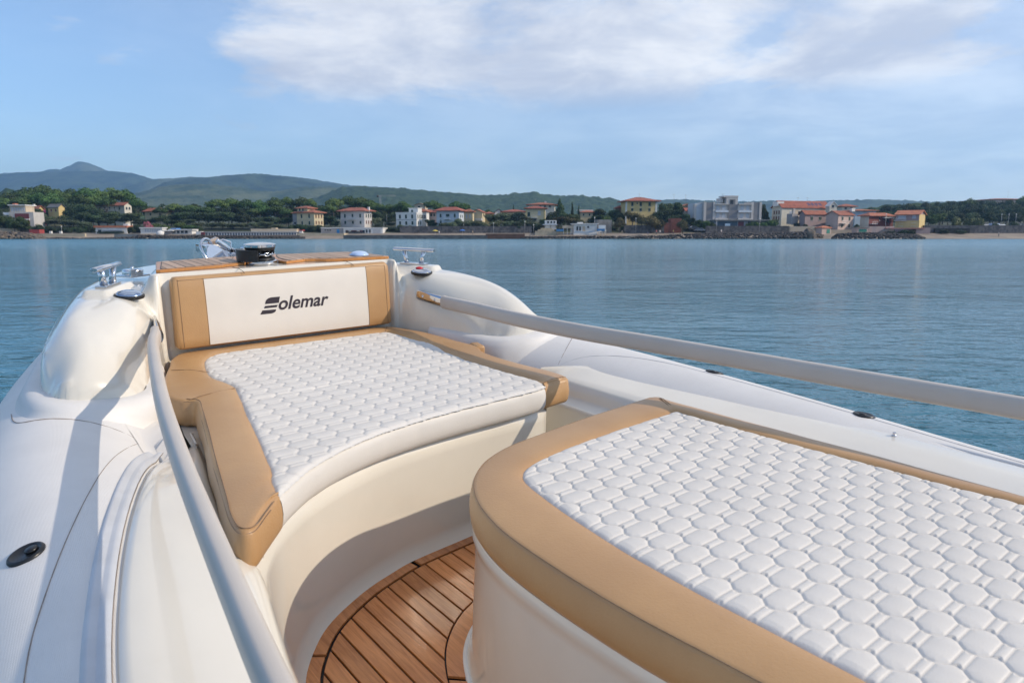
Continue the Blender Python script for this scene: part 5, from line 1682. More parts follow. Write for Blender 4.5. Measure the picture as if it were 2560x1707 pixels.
# kiosk, stairs, beach bar
h = House('white_kiosk', 'white kiosk with signs on posts under the trees at centre', 'kiosk', 287, 1363, 1391, None, 2, 551, 560, 'white', zbase=4.2); h.box('deck', 1357, 1393, 560.5, 563, -.6, 5, shut_w); h.win([1370, 1378, 1386], [555.5], 4.5, 5, 'p')
for px in (1362, 1376, 1390): h.box('post', px - .7, px + .7, 562, 570, -.3, .3, conc_l)
tier = mat('pale_stone_block', (0.50, 0.43, 0.31), .85, noise_amt=.25, noise_scale=.7)
wbox('stone_terraces', 1338, 1392, 577.5, 584, 279, 6, tier, label='lowest pale stone terrace step beside the white beach bar', cat='steps', group=None, zb=1)
wbox('stone_terraces', 1345, 1386, 573.5, 580, 282, 5, tier, label='middle pale stone terrace step beside the white beach bar', cat='steps', zb=1.5)
wbox('stone_terraces', 1352, 1380, 570, 576, 284.5, 4, tier, label='topmost pale stone terrace step under the white kiosk', cat='steps', zb=2)
h = House('blue_white_bar', 'white and pale blue beach bar with blue seats and rails', 'bar', 280, 1434, 1492, None, 2, 560.5, 582, 'white', zbase=1.6)
h.box('roof', 1430, 1496, 558.8, 560.8, -.6, 7, trim_w); h.box('roof_unit', 1445, 1458, 555.5, 559, 1, 3, trim_w); h.win([1443, 1450], [571.5], 4, 10, 'p'); h.win([1470], [568], 5, 4, 'p'); h.box('blue_panel', 1436, 1491, 579, 581.8, -.08, .15, plaster('blue', WALLS['blue']))
h.box('opening', 1456, 1463, 566, 581, -.07, .2, plaster('beige', WALLS['beige']))
h = House('bar_pergola', 'pergola with a flat beige roof at the left side of the beach bar', 'pergola', 280, 1408, 1434, None, 2, 564, 566, 'beige', zbase=4.6)
h = House('bar_porch', 'white framed porch with blue benches right of the beach bar', 'porch', 279, 1497, 1514, None, 2, 563, 566, 'white', zbase=4.2)
for px, wh in ((1409, 'left'), (1418, 'middle'), (1427, 'right')): wbox('pergola_post', px - .6, px + .6, 564.5, 583, 280.2, .3, trim_w, label=wh + ' white post holding the beach bar pergola', cat='post', group='white pergola posts', zb=1.5)
for px, wh in ((1498, 'left'), (1506, 'middle'), (1513, 'right')): wbox('porch_post', px - .7, px + .7, 564, 582, 279.2, .3, trim_w, label=wh + ' white post of the porch beside the beach bar', cat='post', group='white porch posts', zb=1.4)
wbox('blue_bench', 1493, 1512, 572, 578, 277.8, 1, mat('blue_bench_paint', (0.05, 0.20, 0.42), .6, noise_amt=.1, noise_scale=1), label='blue bench in the porch right of the beach bar', cat='bench', zb=ZW(578, 277.8))
wbox('blue_table', 1391, 1409, 573, 579, 278, 1.5, mat('blue_bench_paint', (0.05, 0.20, 0.42), .6), label='blue canvas-covered tables left of the beach bar', cat='table', zb=ZW(579, 278))
wbox('grey_block', 1493, 1529, 549.5, 578, 289, 8, conc_l, label='plain grey concrete block between the beach bar and bushy tree', cat='building', zb=1.5)
# white rail stair on the beach
g = G()
p0 = Vector((XW(1473, 275), 275, ZW(586, 275))); p1 = Vector((XW(1515, 279), 279, ZW(577, 279)))
for i in range(12):
    q = p0.lerp(p1, i / 11); g.box((q.x, q.y, q.z - .2), (.12, .12, 1.2))
for dz in (.36, .0): g.tube([p0 + Vector((0, 0, dz)), p1 + Vector((0, 0, dz))], .07, n=6)
o = obj('white_fence', mesh_of('white_fence', [(v[0] - p0.x, v[1] - p0.y, v[2] - p0.z) for v in g.v], g.f, trim_w, smooth=False)); o.location = p0; tag(o, 'white post fence sloping up the beach beside the beach bar', 'fence')
# big yellow house
h = House('yellow_house', 'large yellow house with green shutters and a broad red roof above trees', 'house', 308, 1566, 1640, None, 6, 503.5, 566, 'yellow'); h.hip(491.5, over=1.5)
h.win([1579, 1600, 1622], [510.5], 5.6, 9.5); h.win([1579, 1600, 1622], [524.5], 5.6, 7); h.win([1591], [508.5], 2.6, 4, 'p'); h.box('corner_strip', 1562.5, 1566, 504, 560, -.1, .4, trim_w); h.box('corner_strip', 1636.5, 1640.5, 504, 560, -.1, .4, trim_w)
h.chimney(1590, 496, 1.3)
h = House('tiled_house', 'low red-roofed house half hidden left of the large yellow house', 'house', 318, 1540, 1562, None, 4, 521, 545, 'brown'); h.hip(513.5, over=.6)
h = House('tiled_house', 'pair of low cream houses with red roofs left of the bushy trees', 'house', 322, 1451, 1490, None, 3, 531.5, 560, 'cream'); h.hip(525.5, over=.6); h.box('white_upper', 1447, 1486, 523.5, 526.2, 5, 3, trim_w); h.win([1458, 1473, 1483], [537], 3.4, 5, 'p')
h = House('tiled_house', 'brown red-roofed house behind the trees left of the white flats', 'house', 318, 1714, 1736, None, 8, 527, 566, 'greywhite'); h.gable(520.5, 'x', over=.8)
h = House('tiled_house', 'ochre gable with orange tiles just left of the white flats', 'house', 330, 1703, 1728, None, 8, 518, 545, 'brown'); h.gable(511, 'y', over=.4, m=roof_orange)
o = wbox('brick_block', 1676, 1703, 546, 576, 288.5, 5, brick, label='tall red brick block beside the round tree on the beach', cat='wall', zb=1.5)
wbox('brick_block', 1657, 1676, 557.5, 576, 288.6, 5, brick, label='lower red brick wall left of the tall brick block', cat='wall', zb=1.5)
# white flats
h = House('white_flats', 'modern white and grey block of flats with balconies and rooftop tower', 'apartment block', 304, 1758, 1900, None, 5, 512, 566, 'greywhite')
grey_p = mat('plaster_slate', (0.22, 0.22, 0.23), .85, noise_amt=.12, noise_scale=.35); pw = plaster('greywhite', WALLS['greywhite'])
h.box('bay', 1756, 1762, 505, 552, -.5, 8, pw); h.box('bay', 1779, 1784, 505, 552, -.5, 8, pw); h.box('grey_bay', 1762, 1779, 506, 552, -.35, 6, grey_p)
h.box('bay', 1874, 1879.5, 505, 552, -.5, 8, pw); h.box('bay', 1894, 1900, 505, 552, -.5, 8, pw); h.box('grey_bay', 1879.5, 1894, 505.5, 552, -.35, 6, grey_p)
pw = plaster('greywhite', WALLS['greywhite']); h.box('stair_tower', 1817, 1840, 511, 552, -.4, 6, grey_p); h.box('tower_top', 1813, 1841.5, 489, 511, .3, 7, pw); h.box('tower_window', 1821, 1835, 498, 510.5, .2, .3, grey_p); h.box('tower_glass', 1823, 1830, 500, 510, .12, .2, pane)
h.box('tower_slab', 1806, 1842, 489, 493, .2, 6, pw); h.box('roof_room', 1800, 1808, 495, 506, 2, 4, pw)
h.win([1770.5, 1886.5], [521.5], 7.5, 12, 'w'); h.win([1770.5, 1886.5], [539], 7, 12, 'w'); h.win([1792, 1806, 1852, 1866], [520], 8, 11, 'w'); h.win([1792, 1806, 1852, 1866], [539], 8, 11, 'w')
for a, b_ in ((1784, 1816), (1841, 1874)):
    h.box('roof_edge', a, b_, 509.5, 512, -1.1, 1.5, pw); h.box('balcony', a, b_, 526, 531, -1.2, 1.2, plaster('paleblue', WALLS['paleblue'])); h.box('balcony', a, b_, 546, 551, -1.2, 1.2, pw)
h.box('left_wing', 1738, 1757, 508, 552, 1.5, 9, plaster('paleblue', WALLS['paleblue'])); h.box('wing_edge', 1736, 1741, 511, 552, 1.0, 2, pw)
h = House('arcade', 'long low blue-grey arcade with a flat roof below the white flats', 'building', 292, 1788, 1924, None, 2, 551.5, 568, 'concrete')
h.box('roof', 1785, 1926, 549.3, 551.8, -.8, 8, conc_l); h.box('dark_opening', 1793, 1842, 554, 566, -.07, .2, mat('shaded_blue_wall', (0.08, 0.12, 0.16), .7, noise_amt=.3, noise_scale=.6)); h.box('red_door', 1844, 1858, 554, 566, -.07, .2, shut_r); h.box('dark_opening', 1868, 1920, 554, 566, -.07, .2, pane)
h.box('hoarding', 1809, 1822, 559, 567, -1.2, .15, plaster('blue', WALLS['blue']))
# solar block
h = House('solar_flats', 'ivory gabled block of flats with red roof and blue solar panels', 'apartment block', 306, 1951, 2070, 1927, 20, 519, 566, 'ivory')
h.gable(502, 'x', over=.5)
rf = h.root.children[-1]
za = h.z(502); 
for i in range(4):
    for j in range(2):
        x = h.u(2022 + i * 9.5); yv = .25 + j * .25
        y = h.d / 2 * (yv + .08); z = h.h + (za - h.h) * (yv + .08) + .34
        g = G().box((0, 0, 0), (1.45, h.d / 2 * .2, .08))
        o = h.part('solar_panel', g, mat('solar_panel', (0.03, 0.06, 0.16), .25, noise_amt=.2, noise_scale=2)); o.location = (x, y, z); o.rotation_euler = (math.atan2(za - h.h, h.d / 2), 0, 0)
h.box('white_roof', 1946, 1962, 504, 515.5, 1.5, h.d * .5, trim_w); h.box('skylight', 1976, 2014, 511.5, 513.5, 1.2, .5, trim_w)
h.side([.25, .5, .75], [531], 4, 9, 'b'); h.side([.25, .5, .75], [545], 4, 9, 'b'); h.box('recess', 1983, 2004, 525, 560, -.08, .3, plaster('beige', WALLS['beige'])); h.box('strip', 1978, 1983, 520, 560, -.3, .5, pw); h.win([1973], [532], 5, 7, 'w'); h.win([1973], [549], 5, 7, 'w'); h.balcony(1984, 2004, 541); h.win([1994], [532], 7, 8, 'p')
h.box('dormer', 2064, 2084, 509, 520, 2, 4, plaster('ivory', WALLS['ivory']))
h = House('side_flats', 'lower ivory wing right of the solar panelled flats', 'house', 309, 2070, 2088, None, 12, 516, 560, 'ivory'); h.gable(504.5, 'y', m=trim_w, over=.3); h.win([2078], [516], 6, 7, 'p')
h = House('grey_house', 'mauve-grey house with red roof and green shutters right of the ivory flats', 'house', 296, 2010, 2062, 1996, 22, 536, 568, 'mauve'); h.gable(526.5, 'x', over=.5); h.win([2027, 2048], [546], 8, 8.5, 'g')
h.box('dark_end', 1996, 2011, 534, 560, 4, 3, plaster('grey', WALLS['grey']))
h = House('pink_house', 'pink two-storey house with green shutters and red gabled roof', 'house', 290, 2093, 2131, 2063, 34, 537, 573, 'pink'); h.gable(527.5, 'x', over=.5); h.win([2103.5, 2121], [546], 7, 9, 'g'); h.win([2103, 2121], [564.5], 6, 8, 'g'); h.balcony(2097, 2112, 558.5)
h = House('tower_house', 'small square tower house with red hipped roof rising behind the pink house', 'house', 330, 2101, 2134, None, 8, 517, 560, 'ivory'); h.hip(509.5, over=.9); h.win([2110, 2124], [521], 6, 5, 'p')
h = House('blue_house', 'pale blue flat house with red tiled roof behind the maroon house', 'house', 308, 2134, 2186, None, 10, 527.5, 570, 'blue'); h.hip(522, over=1.0)
h = House('maroon_house', 'dark red house with cream left side and low hipped roof', 'house', 292, 2170, 2230, 2148, 26, 540.5, 572, 'maroon'); h.hip(531, over=1.0); h.win([2196, 2206], [547], 4, 7, 'p'); h.box('awning', 2203, 2227, 542.5, 545.5, -1.1, 1.2, trim_w); h.box('glazed_door', 2213, 2219, 546, 556, -.08, .2, pane)
cs = h.part('cream_side', G().box((-.06, h.d / 2, h.h / 2), (.12, h.d * .98, h.h * .99)), plaster('ivory', WALLS['ivory'])); h.side([.3, .65], [548], 4.5, 8, 'g'); h.balcony(2172, 2186, 560); h.box('chimney_stack', 2158, 2166, 519.5, 528, 6, 1, trim_w)
h = House('yellow_gabled_house', 'brown-fronted house with bright yellow lower floor and orange roof', 'house', 290, 2236, 2294, 2309, -42, 536.5, 571, 'mauve'); h.gable(527, 'x', over=.6, m=roof_orange)
h.box('yellow_front', 2236, 2296, 552, 571, -.10, .2, plaster('yellow', WALLS['yellow'])); h.part('yellow_side', G().box((h.w + .05, h.d / 2, h.h / 2), (.1, h.d * .98, h.h * .98)), plaster('yellow', WALLS['yellow']))
h.win([2252], [543.5], 17, 7, 'w'); h.win([2282], [543], 8, 7, 'w'); h.win([2251, 2282], [562], 9, 7, 'w'); h.balcony(2234, 2264, 552); h.side([.5], [550], 3, 6, 'p')
# small sheds near the right beach
h = House('pink_hut', 'small pink beach hut with green door and tiled lean-to roof', 'hut', 281, 2054, 2077, 2044, 24, 570.5, 584, 'pink', zbase=1.6); h.hip(564.5, over=.3, m=roof_orange); h.box('green_door', 2066, 2074, 573.5, 583.5, -.08, .2, mat('turquoise_door', (0.03, 0.22, 0.16), .6, noise_amt=.1, noise_scale=1))
h = House('green_shutter_kiosk', 'low pink kiosk with a wide turquoise shutter left of the stairs', 'kiosk', 280, 2142, 2170, None, 6, 569.5, 583, 'pink', zbase=1.6); h.box('shutter', 2147, 2166, 573, 580, -.08, .2, mat('turquoise_door', (0.03, 0.22, 0.16), .6)); h.box('roof', 2140, 2172, 567.5, 569.7, -.4, 4, conc_l)
wbox('stair_wall', 2172, 2234, 566, 584, 284, 2, plaster('pink', WALLS['pink']), label='pinkish garden wall with a pale staircase below the maroon house', cat='wall', zb=1.2)
g = G()
for i in range(10): g.box((i * .62, 0, i * .26), (.62, 1.2, .3))
o = obj('outdoor_stairs', mesh_of('outdoor_stairs', g.v, g.f, conc_l, smooth=False)); o.location = (XW(2186, 283), 283.2, 1.6); tag(o, 'pale outdoor stairs climbing right in front of the pinkish wall', 'stairs')
wbox('terrace_roof', 2214, 2312, 570, 572.4, 283, 3.5, mat('pink_slab', (0.44, 0.20, 0.17), .85, noise_amt=.15, noise_scale=.5), label='long pinkish terrace roof below the yellow-floored house', cat='roof', zb=ZW(572.4, 283))
wbox('terrace_wall', 2290, 2325, 569.5, 586, 283.6, 3, plaster('mauve', WALLS['mauve']), label='mauve terrace wall at the right end of the houses', cat='wall', zb=1.2)
wbox('beach_wall', 1975, 2040, 566, 580, 284, 1.5, plaster('beige', WALLS['beige']), label='beige beach wall below the ivory flats', cat='wall', zb=1.5)
wbox('garden_wall', 2075, 2142, 574.5, 582, 286, 1.0, plaster('beige', WALLS['beige']), label='low beige garden wall below the pink house', cat='wall', zb=1.5)
h = House('hilltop_house', 'long house with a red roof on top of the wooded hill at right', 'house', 560, 2470, 2590, None, 4, 499, 520, 'pink'); h.hip(493.5, over=1.2)
# ================================================================== trees
def leaf_mat(name, c, c2, rand=.42):
    c, c2 = tuple(k * 1.32 for k in c), tuple(k * 1.28 for k in c2)
    return mat(name, c, 0.7, spec=0.25, noise_scale=1.6, col2=c2, rand=rand)
pine_l = leaf_mat('pine_needles', (0.065, 0.110, 0.030), (0.032, 0.062, 0.018))
oak_l = leaf_mat('dark_holm_oak_leaves', (0.042, 0.064, 0.026), (0.024, 0.040, 0.017))
olive_l = leaf_mat('grey_green_leaves', (0.080, 0.098, 0.052), (0.045, 0.060, 0.032))
tam_l = leaf_mat('olive_brown_leaves', (0.085, 0.078, 0.030), (0.048, 0.050, 0.020))
green_l = leaf_mat('bright_green_leaves', (0.065, 0.105, 0.028), (0.035, 0.062, 0.018))
pink_l = leaf_mat('oleander_blossom', (0.36, 0.10, 0.15), (0.10, 0.09, 0.05), .1)
mag_l = leaf_mat('bougainvillea_blossom', (0.28, 0.03, 0.16), (0.12, 0.03, 0.08), .1)
reed_l = leaf_mat('reed_leaves', (0.13, 0.14, 0.055), (0.07, 0.09, 0.035), .15)
bark = mat('pine_bark', (0.13, 0.10, 0.085), .9, noise_amt=.35, noise_scale=2, rand=.15)
def crown_mesh(name, lobes, per, leaf, seed, m, flat=0.0):
    """leaf-sized faces spread through the volume of several lobes"""
    rnd = random.Random(seed)
    v, f = [], []
    for (cx, cy, cz, rx, ry, rz) in lobes:
        n = int(per * 11 * (rx * ry * rz) ** (2 / 3) / (.25 ** 2))
        for _ in range(n):
            while True:
                p = Vector((rnd.uniform(-1, 1), rnd.uniform(-1, 1), rnd.uniform(-1, 1)))
                L = p.length
                if .05 < L <= 1: break
            k = rnd.uniform(.72, 1.04) if rnd.random() < .8 else rnd.uniform(.3, .75)
            p = p / L * k
            if p.z < -.35 and rnd.random() < .6: continue
            bump = 1 + .18 * noise.noise(Vector((p.x * 2.2 + seed, p.y * 2.2, p.z * 2.2)) * 1.3)
            c = Vector((cx + p.x * rx * bump, cy + p.y * ry * bump, cz + p.z * rz * bump))
            nrm = (Vector((p.x / rx, p.y / ry, p.z / rz)).normalized() + Vector((rnd.gauss(0, .55), rnd.gauss(0, .55), rnd.gauss(0, .45) + flat))).normalized()
            a = nrm.orthogonal().normalized(); b_ = nrm.cross(a)
            t = rnd.uniform(0, 6.28)
            a, b_ = a * math.cos(t) + b_ * math.sin(t), b_ * math.cos(t) - a * math.sin(t)
            s_ = leaf * rnd.uniform(.6, 1.35)
            i = len(v)
            v += [c + a * s_, c - a * s_ * .5 + b_ * s_ * .85, c - a * s_ * .5 - b_ * s_ * .85]
            f.append((i, i + 1, i + 2))
    return mesh_of(name, v, f, m, smooth=False, recalc=False)
def lobes_umbrella(seed, n=9):
    rnd = random.Random(seed)
    r = [(0, 0, .83, .26, .26, .13)]
    for i in range(n):
        a = 6.28 * i / n + rnd.uniform(-.25, .25)
        d = rnd.uniform(.22, .34)
        r.append((d * math.cos(a), d * math.sin(a), .76 + rnd.uniform(-.05, .05), rnd.uniform(.15, .2), rnd.uniform(.15, .2), rnd.uniform(.085, .12)))
    return r
def lobes_round(seed, n=8, lo=.42):
    rnd = random.Random(seed)
    r = [(0, 0, .58, .30, .30, .32)]
    for i in range(n):
        a = 6.28 * i / n + rnd.uniform(-.4, .4)
        d = rnd.uniform(.18, .30)
        z = rnd.uniform(lo, .80)
        r.append((d * math.cos(a), d * math.sin(a), z, rnd.uniform(.16, .24), rnd.uniform(.16, .24), rnd.uniform(.13, .2)))
    return r
def lobes_bush(seed, n=8):
    rnd = random.Random(seed)
    r = [(0, 0, .45, .32, .3, .42)]
    for i in range(n):
        a = rnd.uniform(0, 6.28); d = rnd.uniform(.2, .32)
        r.append((d * math.cos(a), d * math.sin(a), rnd.uniform(.22, .68), rnd.uniform(.15, .25), rnd.uniform(.15, .22), rnd.uniform(.18, .28)))
    return r
def lobes_cypress(seed):
    rnd = random.Random(seed)
    return [(rnd.uniform(-.05, .05), rnd.uniform(-.05, .05), .12 + .85 * i / 7, .36 * (1 - (i / 7.6) ** 1.5) + .05, .36 * (1 - (i / 7.6) ** 1.5) + .05, .14) for i in range(8)]
def trunk_mesh(name, seed, top, limbs, r=.018, lean=.04):
    rnd = random.Random(seed)
    g = G()
    lx = rnd.uniform(-lean, lean)
    p0, p1, p2 = Vector((0, 0, -.05)), Vector((lx * .4, 0, top * .5)), Vector((lx, 0, top))
    g.tube([p0, p1, p2], [r * 1.3, r, r * .8], n=6)
    for i in range(limbs):
        a = 6.28 * i / limbs + rnd.uniform(-.4, .4)
        e = p2 + Vector((math.cos(a) * .26, math.sin(a) * .26, (.78 - top) * rnd.uniform(.75, 1.0)))
        m_ = p2.lerp(e, .5) + Vector((0, 0, -.02))
        g.tube([p2 + Vector((0, 0, -.01)), m_, e], [r * .6, r * .42, r * .2], n=5)
    return mesh_of(name, g.v, g.f, bark, smooth=True, recalc=False)
PROTO = {}
def proto(kind, k):
    key = (kind, k)
    if key in PROTO: return PROTO[key]
    s = hash(kind) % 97 if False else sum(map(ord, kind)) + 31 * k
    if kind == 'umbrella': c, t_ = crown_mesh('crown', lobes_umbrella(s), 64, .030, s, pine_l, .5), trunk_mesh('trunk', s, .45, 5)
    elif kind == 'oak': c, t_ = crown_mesh('crown', lobes_round(s, 9, .35), 64, .030, s, oak_l), trunk_mesh('trunk', s, .35, 4, .022)
    elif kind == 'olive': c, t_ = crown_mesh('crown', lobes_round(s, 9, .34), 62, .030, s, olive_l), trunk_mesh('trunk', s, .32, 4, .022)
    elif kind == 'tamarisk': c, t_ = crown_mesh('crown', lobes_round(s, 8, .40), 54, .030, s, tam_l), trunk_mesh('trunk', s, .36, 5, .024)
    elif kind == 'green': c, t_ = crown_mesh('crown', lobes_round(s, 9, .36), 60, .030, s, green_l), trunk_mesh('trunk', s, .34, 4, .022)
    elif kind == 'bush': c, t_ = crown_mesh('crown', lobes_bush(s), 56, .034, s, green_l), None
    elif kind == 'darkbush': c, t_ = crown_mesh('crown', lobes_bush(s), 56, .034, s, oak_l), None
    elif kind == 'oleander': c, t_ = crown_mesh('crown', lobes_bush(s), 56, .036, s, pink_l), None
    elif kind == 'bougain': c, t_ = crown_mesh('crown', lobes_bush(s), 56, .036, s, mag_l), None
    elif kind == 'reed': c, t_ = crown_mesh('crown', [(x, y, .4, .16, .12, .42) for x, y in ((-.3, 0), (-.15, .1), (0, -.05), (.16, .06), (.3, 0))], 60, .040, s, reed_l), None
    elif kind == 'cypress': c, t_ = crown_mesh('crown', lobes_cypress(s), 60, .034, s, oak_l), trunk_mesh('trunk', s, .2, 3)
    PROTO[key] = (c, t_)
    return PROTO[key]
NAMES = dict(umbrella=('pine_tree', 'pine'), oak=('oak_tree', 'tree'), olive=('olive_tree', 'tree'), tamarisk=('tamarisk_tree', 'tree'), green=('leafy_tree', 'tree'), bush=('shrub', 'shrub'), darkbush=('shrub', 'shrub'), oleander=('oleander_bush', 'shrub'),
             bougain=('flowering_shrub', 'shrub'), reed=('reed_clump', 'reeds'), cypress=('cypress_tree', 'tree'))
TR_ = random.Random(5)
def tree(kind, px, py_top, wpx, D, label, group=None, base=None, var=None, py_base=None):
    c, t_ = proto(kind, TR_.randrange(4) if var is None else var)
    zb = (ground(D) if base is None else base) if py_base is None else ZW(py_base, D)
    if kind == 'umbrella' and px < 990: py_top -= 5
    H = max(1.2, ZW(py_top, D) - zb) / (.96 if kind not in ('bush', 'darkbush', 'oleander', 'bougain', 'reed') else .9)
    W = wpx / 1800 * D / 1.02
    nm, cat_ = NAMES[kind]
    if t_ is None:
        r = obj(nm, c)
    else:
        r = bpy.data.objects.new(nm, None); COL.objects.link(r)
        oc_ = bpy.data.objects.new('crown', c); COL.objects.link(oc_); oc_.parent = r
        ot_ = bpy.data.objects.new('trunk', t_); COL.objects.link(ot_); ot_.parent = r
    r.location = (XW(px, D), D, zb)
    r.scale = (W, W * .95, H)
    r.rotation_euler = (0, 0, TR_.uniform(0, 6.28))
    tag(r, label, cat_, group)
    return r
MARKS = [(20, 'modern villa at the left edge'), (142, 'small yellow house'), (278, 'terracotta-roofed restaurant'), (378, 'white bathing building'), (455, 'white beach bar'), (560, 'cabin row start'), (680, 'cabin row end'), (775, 'yellow tower villa'), (885, 'grey-white hipped villa'),
         (1018, 'flat-roofed white house'), (1122, 'pale blue villa'), (1195, 'plain gabled house'), (1285, 'long red roof'), (1340, 'cream square villa'), (1462, 'beach bar'), (1603, 'large yellow house'), (1690, 'red brick block'), (1825, 'white flats'), (1995, 'solar-panelled flats'), (2105, 'pink house'), (2195, 'maroon house'),
         (2270, 'yellow-floored house'), (2400, 'reed clumps'), (2510, 'parked cars')]
ORD = ['', 'second ', 'third ', 'fourth ', 'fifth ', 'sixth ', 'seventh ', 'eighth ']
SHORT = {'umbrella': 'umbrella pine', 'oak': 'dark evergreen', 'olive': 'grey-green tree', 'tamarisk': 'olive-brown tree', 'green': 'leafy green tree', 'bush': 'light green shrub', 'darkbush': 'dark shrub', 'cypress': 'dark cypress'}
def row(kind, items, label, group):
    if len(items) > 21 or 'right-hand wooded' in group:
        for px, py, w_, D in items: tree(kind, px, py, w_, D, label, group)
        return
    where = label.split(' ')
    seen = {}
    depth = 'foremost' if 'below' in group or 'along' in group or 'fringe' in group else ''
    tail = {'behind': 'standing behind', 'below': 'standing low beside'}
    for px, py, w_, D in sorted(items):
        mx, mt = min(MARKS, key=lambda m_: abs(m_[0] - px))
        side = 'left of' if px < mx - 9 else ('right of' if px > mx + 9 else 'in line with')
        key = (side, mt)
        n = seen[key] = seen.get(key, 0) + 1
        lead = SHORT[kind] if n == 1 else ORD[n - 1] + SHORT[kind] 
        back = 'in the back row ' if 'behind' in group else ('in front ' if kind in ('olive', 'tamarisk', 'green', 'bush', 'darkbush') else '')
        lbl_ = '%s %s%s the %s' % (lead, back, side, mt)
        tree(kind, px, py, w_, D, lbl_, group)
# left pine wood
row('umbrella', [(30, 486, 70, 372), (78, 474, 74, 380), (118, 467, 72, 392), (152, 477, 60, 372), (186, 477, 66, 384), (222, 474, 66, 372), (250, 476, 52, 390), (286, 474, 70, 362), (322, 478, 56, 366), (20, 500, 60, 350), (66, 496, 66, 348), (104, 486, 60, 352), (140, 488, 60, 346), (176, 490, 62, 352), (212, 490, 60, 348), (248, 490, 64, 352), (272, 494, 50, 344)],
    'umbrella pine of the dense pine wood at the left end of the shore', 'pines of the left-hand wood')
tree('umbrella', 349, 500, 44, 338, 'single bright umbrella pine leaning out at the right edge of the left wood')
row('oak', [(10, 520, 56, 330), (60, 512, 50, 336), (100, 520, 56, 322), (180, 504, 56, 330), (216, 510, 56, 326), (250, 518, 60, 318), (290, 526, 60, 316), (330, 532, 60, 314), (205, 530, 60, 312), (160, 538, 50, 312), (236, 536, 56, 310), (270, 542, 54, 306), (352, 546, 50, 304), (120, 540, 52, 314), (185, 546, 50, 306)],
    'dark evergreen tree filling the space below the left-hand pines', 'dark evergreens below the left pines')
row('olive', [(104, 534, 42, 305), (140, 546, 50, 302), (176, 548, 52, 300), (214, 552, 44, 298)], 'grey-green tree on the slope between the far-left villa and restaurant', 'grey-green trees on the left slope')
row('green', [(10, 533, 60, 281), (38, 540, 50, 280), (60, 549, 42, 280), (-16, 538, 50, 281)], 'leafy green tree in front of the far-left modern villa', 'leafy trees at the far-left villa')
row('darkbush', [(98, 560, 34, 290), (126, 566, 40, 288), (160, 568, 40, 288), (200, 568, 36, 287), (228, 566, 24, 290), (330, 566, 26, 286), (345, 560, 28, 290)], 'dark shrub behind the left pebble beach', 'shrubs behind the left beach')
tree('oleander', 372, 553, 26, 288, 'pink flowering oleander above the white bathing building')
tree('bougain', 116, 524, 12, 324, 'magenta flowering bush beside the small yellow house at left')
row('bush', [(410, 562, 50, 290), (455, 556, 44, 296), (480, 562, 40, 292), (395, 558, 30, 292)], 'light green shrub behind the beach bar at left', 'light green shrubs by the left beach bar')
row('oak', [(6 + 25 * i, 500 + 6 * math.sin(i * 1.7), 52, 396 + 5 * (i % 3)) for i in range(14)], 'dark evergreen tree closing the gaps behind the left-hand pines', 'dark evergreens behind the left pines')
row('oak', [(374 + 25 * i, 514 + 5 * math.sin(i * 2.1), 50, 366 + 5 * (i % 3)) for i in range(17)] + [(806 + 25 * i, 512 + 5 * math.sin(i * 1.3), 50, 374 + 5 * (i % 3)) for i in range(9)], 'dark evergreen tree closing the gaps behind the pines of the middle wood', 'dark evergreens behind the middle wood')
# middle wood between the left houses and the villas
row('umbrella', [(440, 514, 60, 345), (478, 517, 56, 340), (404, 522, 40, 335), (548, 503, 64, 345), (582, 501, 72, 352), (620, 503, 60, 348), (652, 505, 44, 344), (690, 499, 54, 356), (722, 497, 50, 362), (758, 498, 60, 358), (780, 502, 40, 352), (664, 520, 60, 330), (700, 520, 70, 328), (640, 526, 50, 326), (520, 522, 56, 332), (718, 528, 40, 322)],
    'umbrella pine of the wood behind the row of bathing cabins', 'pines behind the bathing cabins')
row('oak', [(420, 536, 60, 325), (455, 530, 60, 328), (500, 530, 64, 325), (540, 530, 60, 326), (580, 530, 60, 322), (612, 534, 56, 318), (430, 550, 56, 312), (470, 548, 60, 312), (392, 542, 50, 316), (655, 542, 60, 308), (690, 542, 56, 308), (722, 544, 40, 306), (560, 528, 60, 332)],
    'dark evergreen tree under the pines behind the bathing cabins', 'dark evergreens behind the cabins')
row('olive', [(496, 556, 40, 298), (530, 556, 44, 297), (558, 554, 40, 297), (584, 558, 44, 297), (608, 556, 38, 297), (640, 556, 44, 297), (668, 554, 44, 298), (694, 560, 36, 297)], 'grey-green tree in the line just above the bathing cabins', 'grey-green trees above the cabins')
row('darkbush', [(744, 560, 30, 294), (764, 561, 34, 293), (784, 564, 28, 292), (800, 562, 26, 293), (728, 562, 26, 293)], 'dark shrub at the foot of the yellow tower villa', 'shrubs below the tower villa')
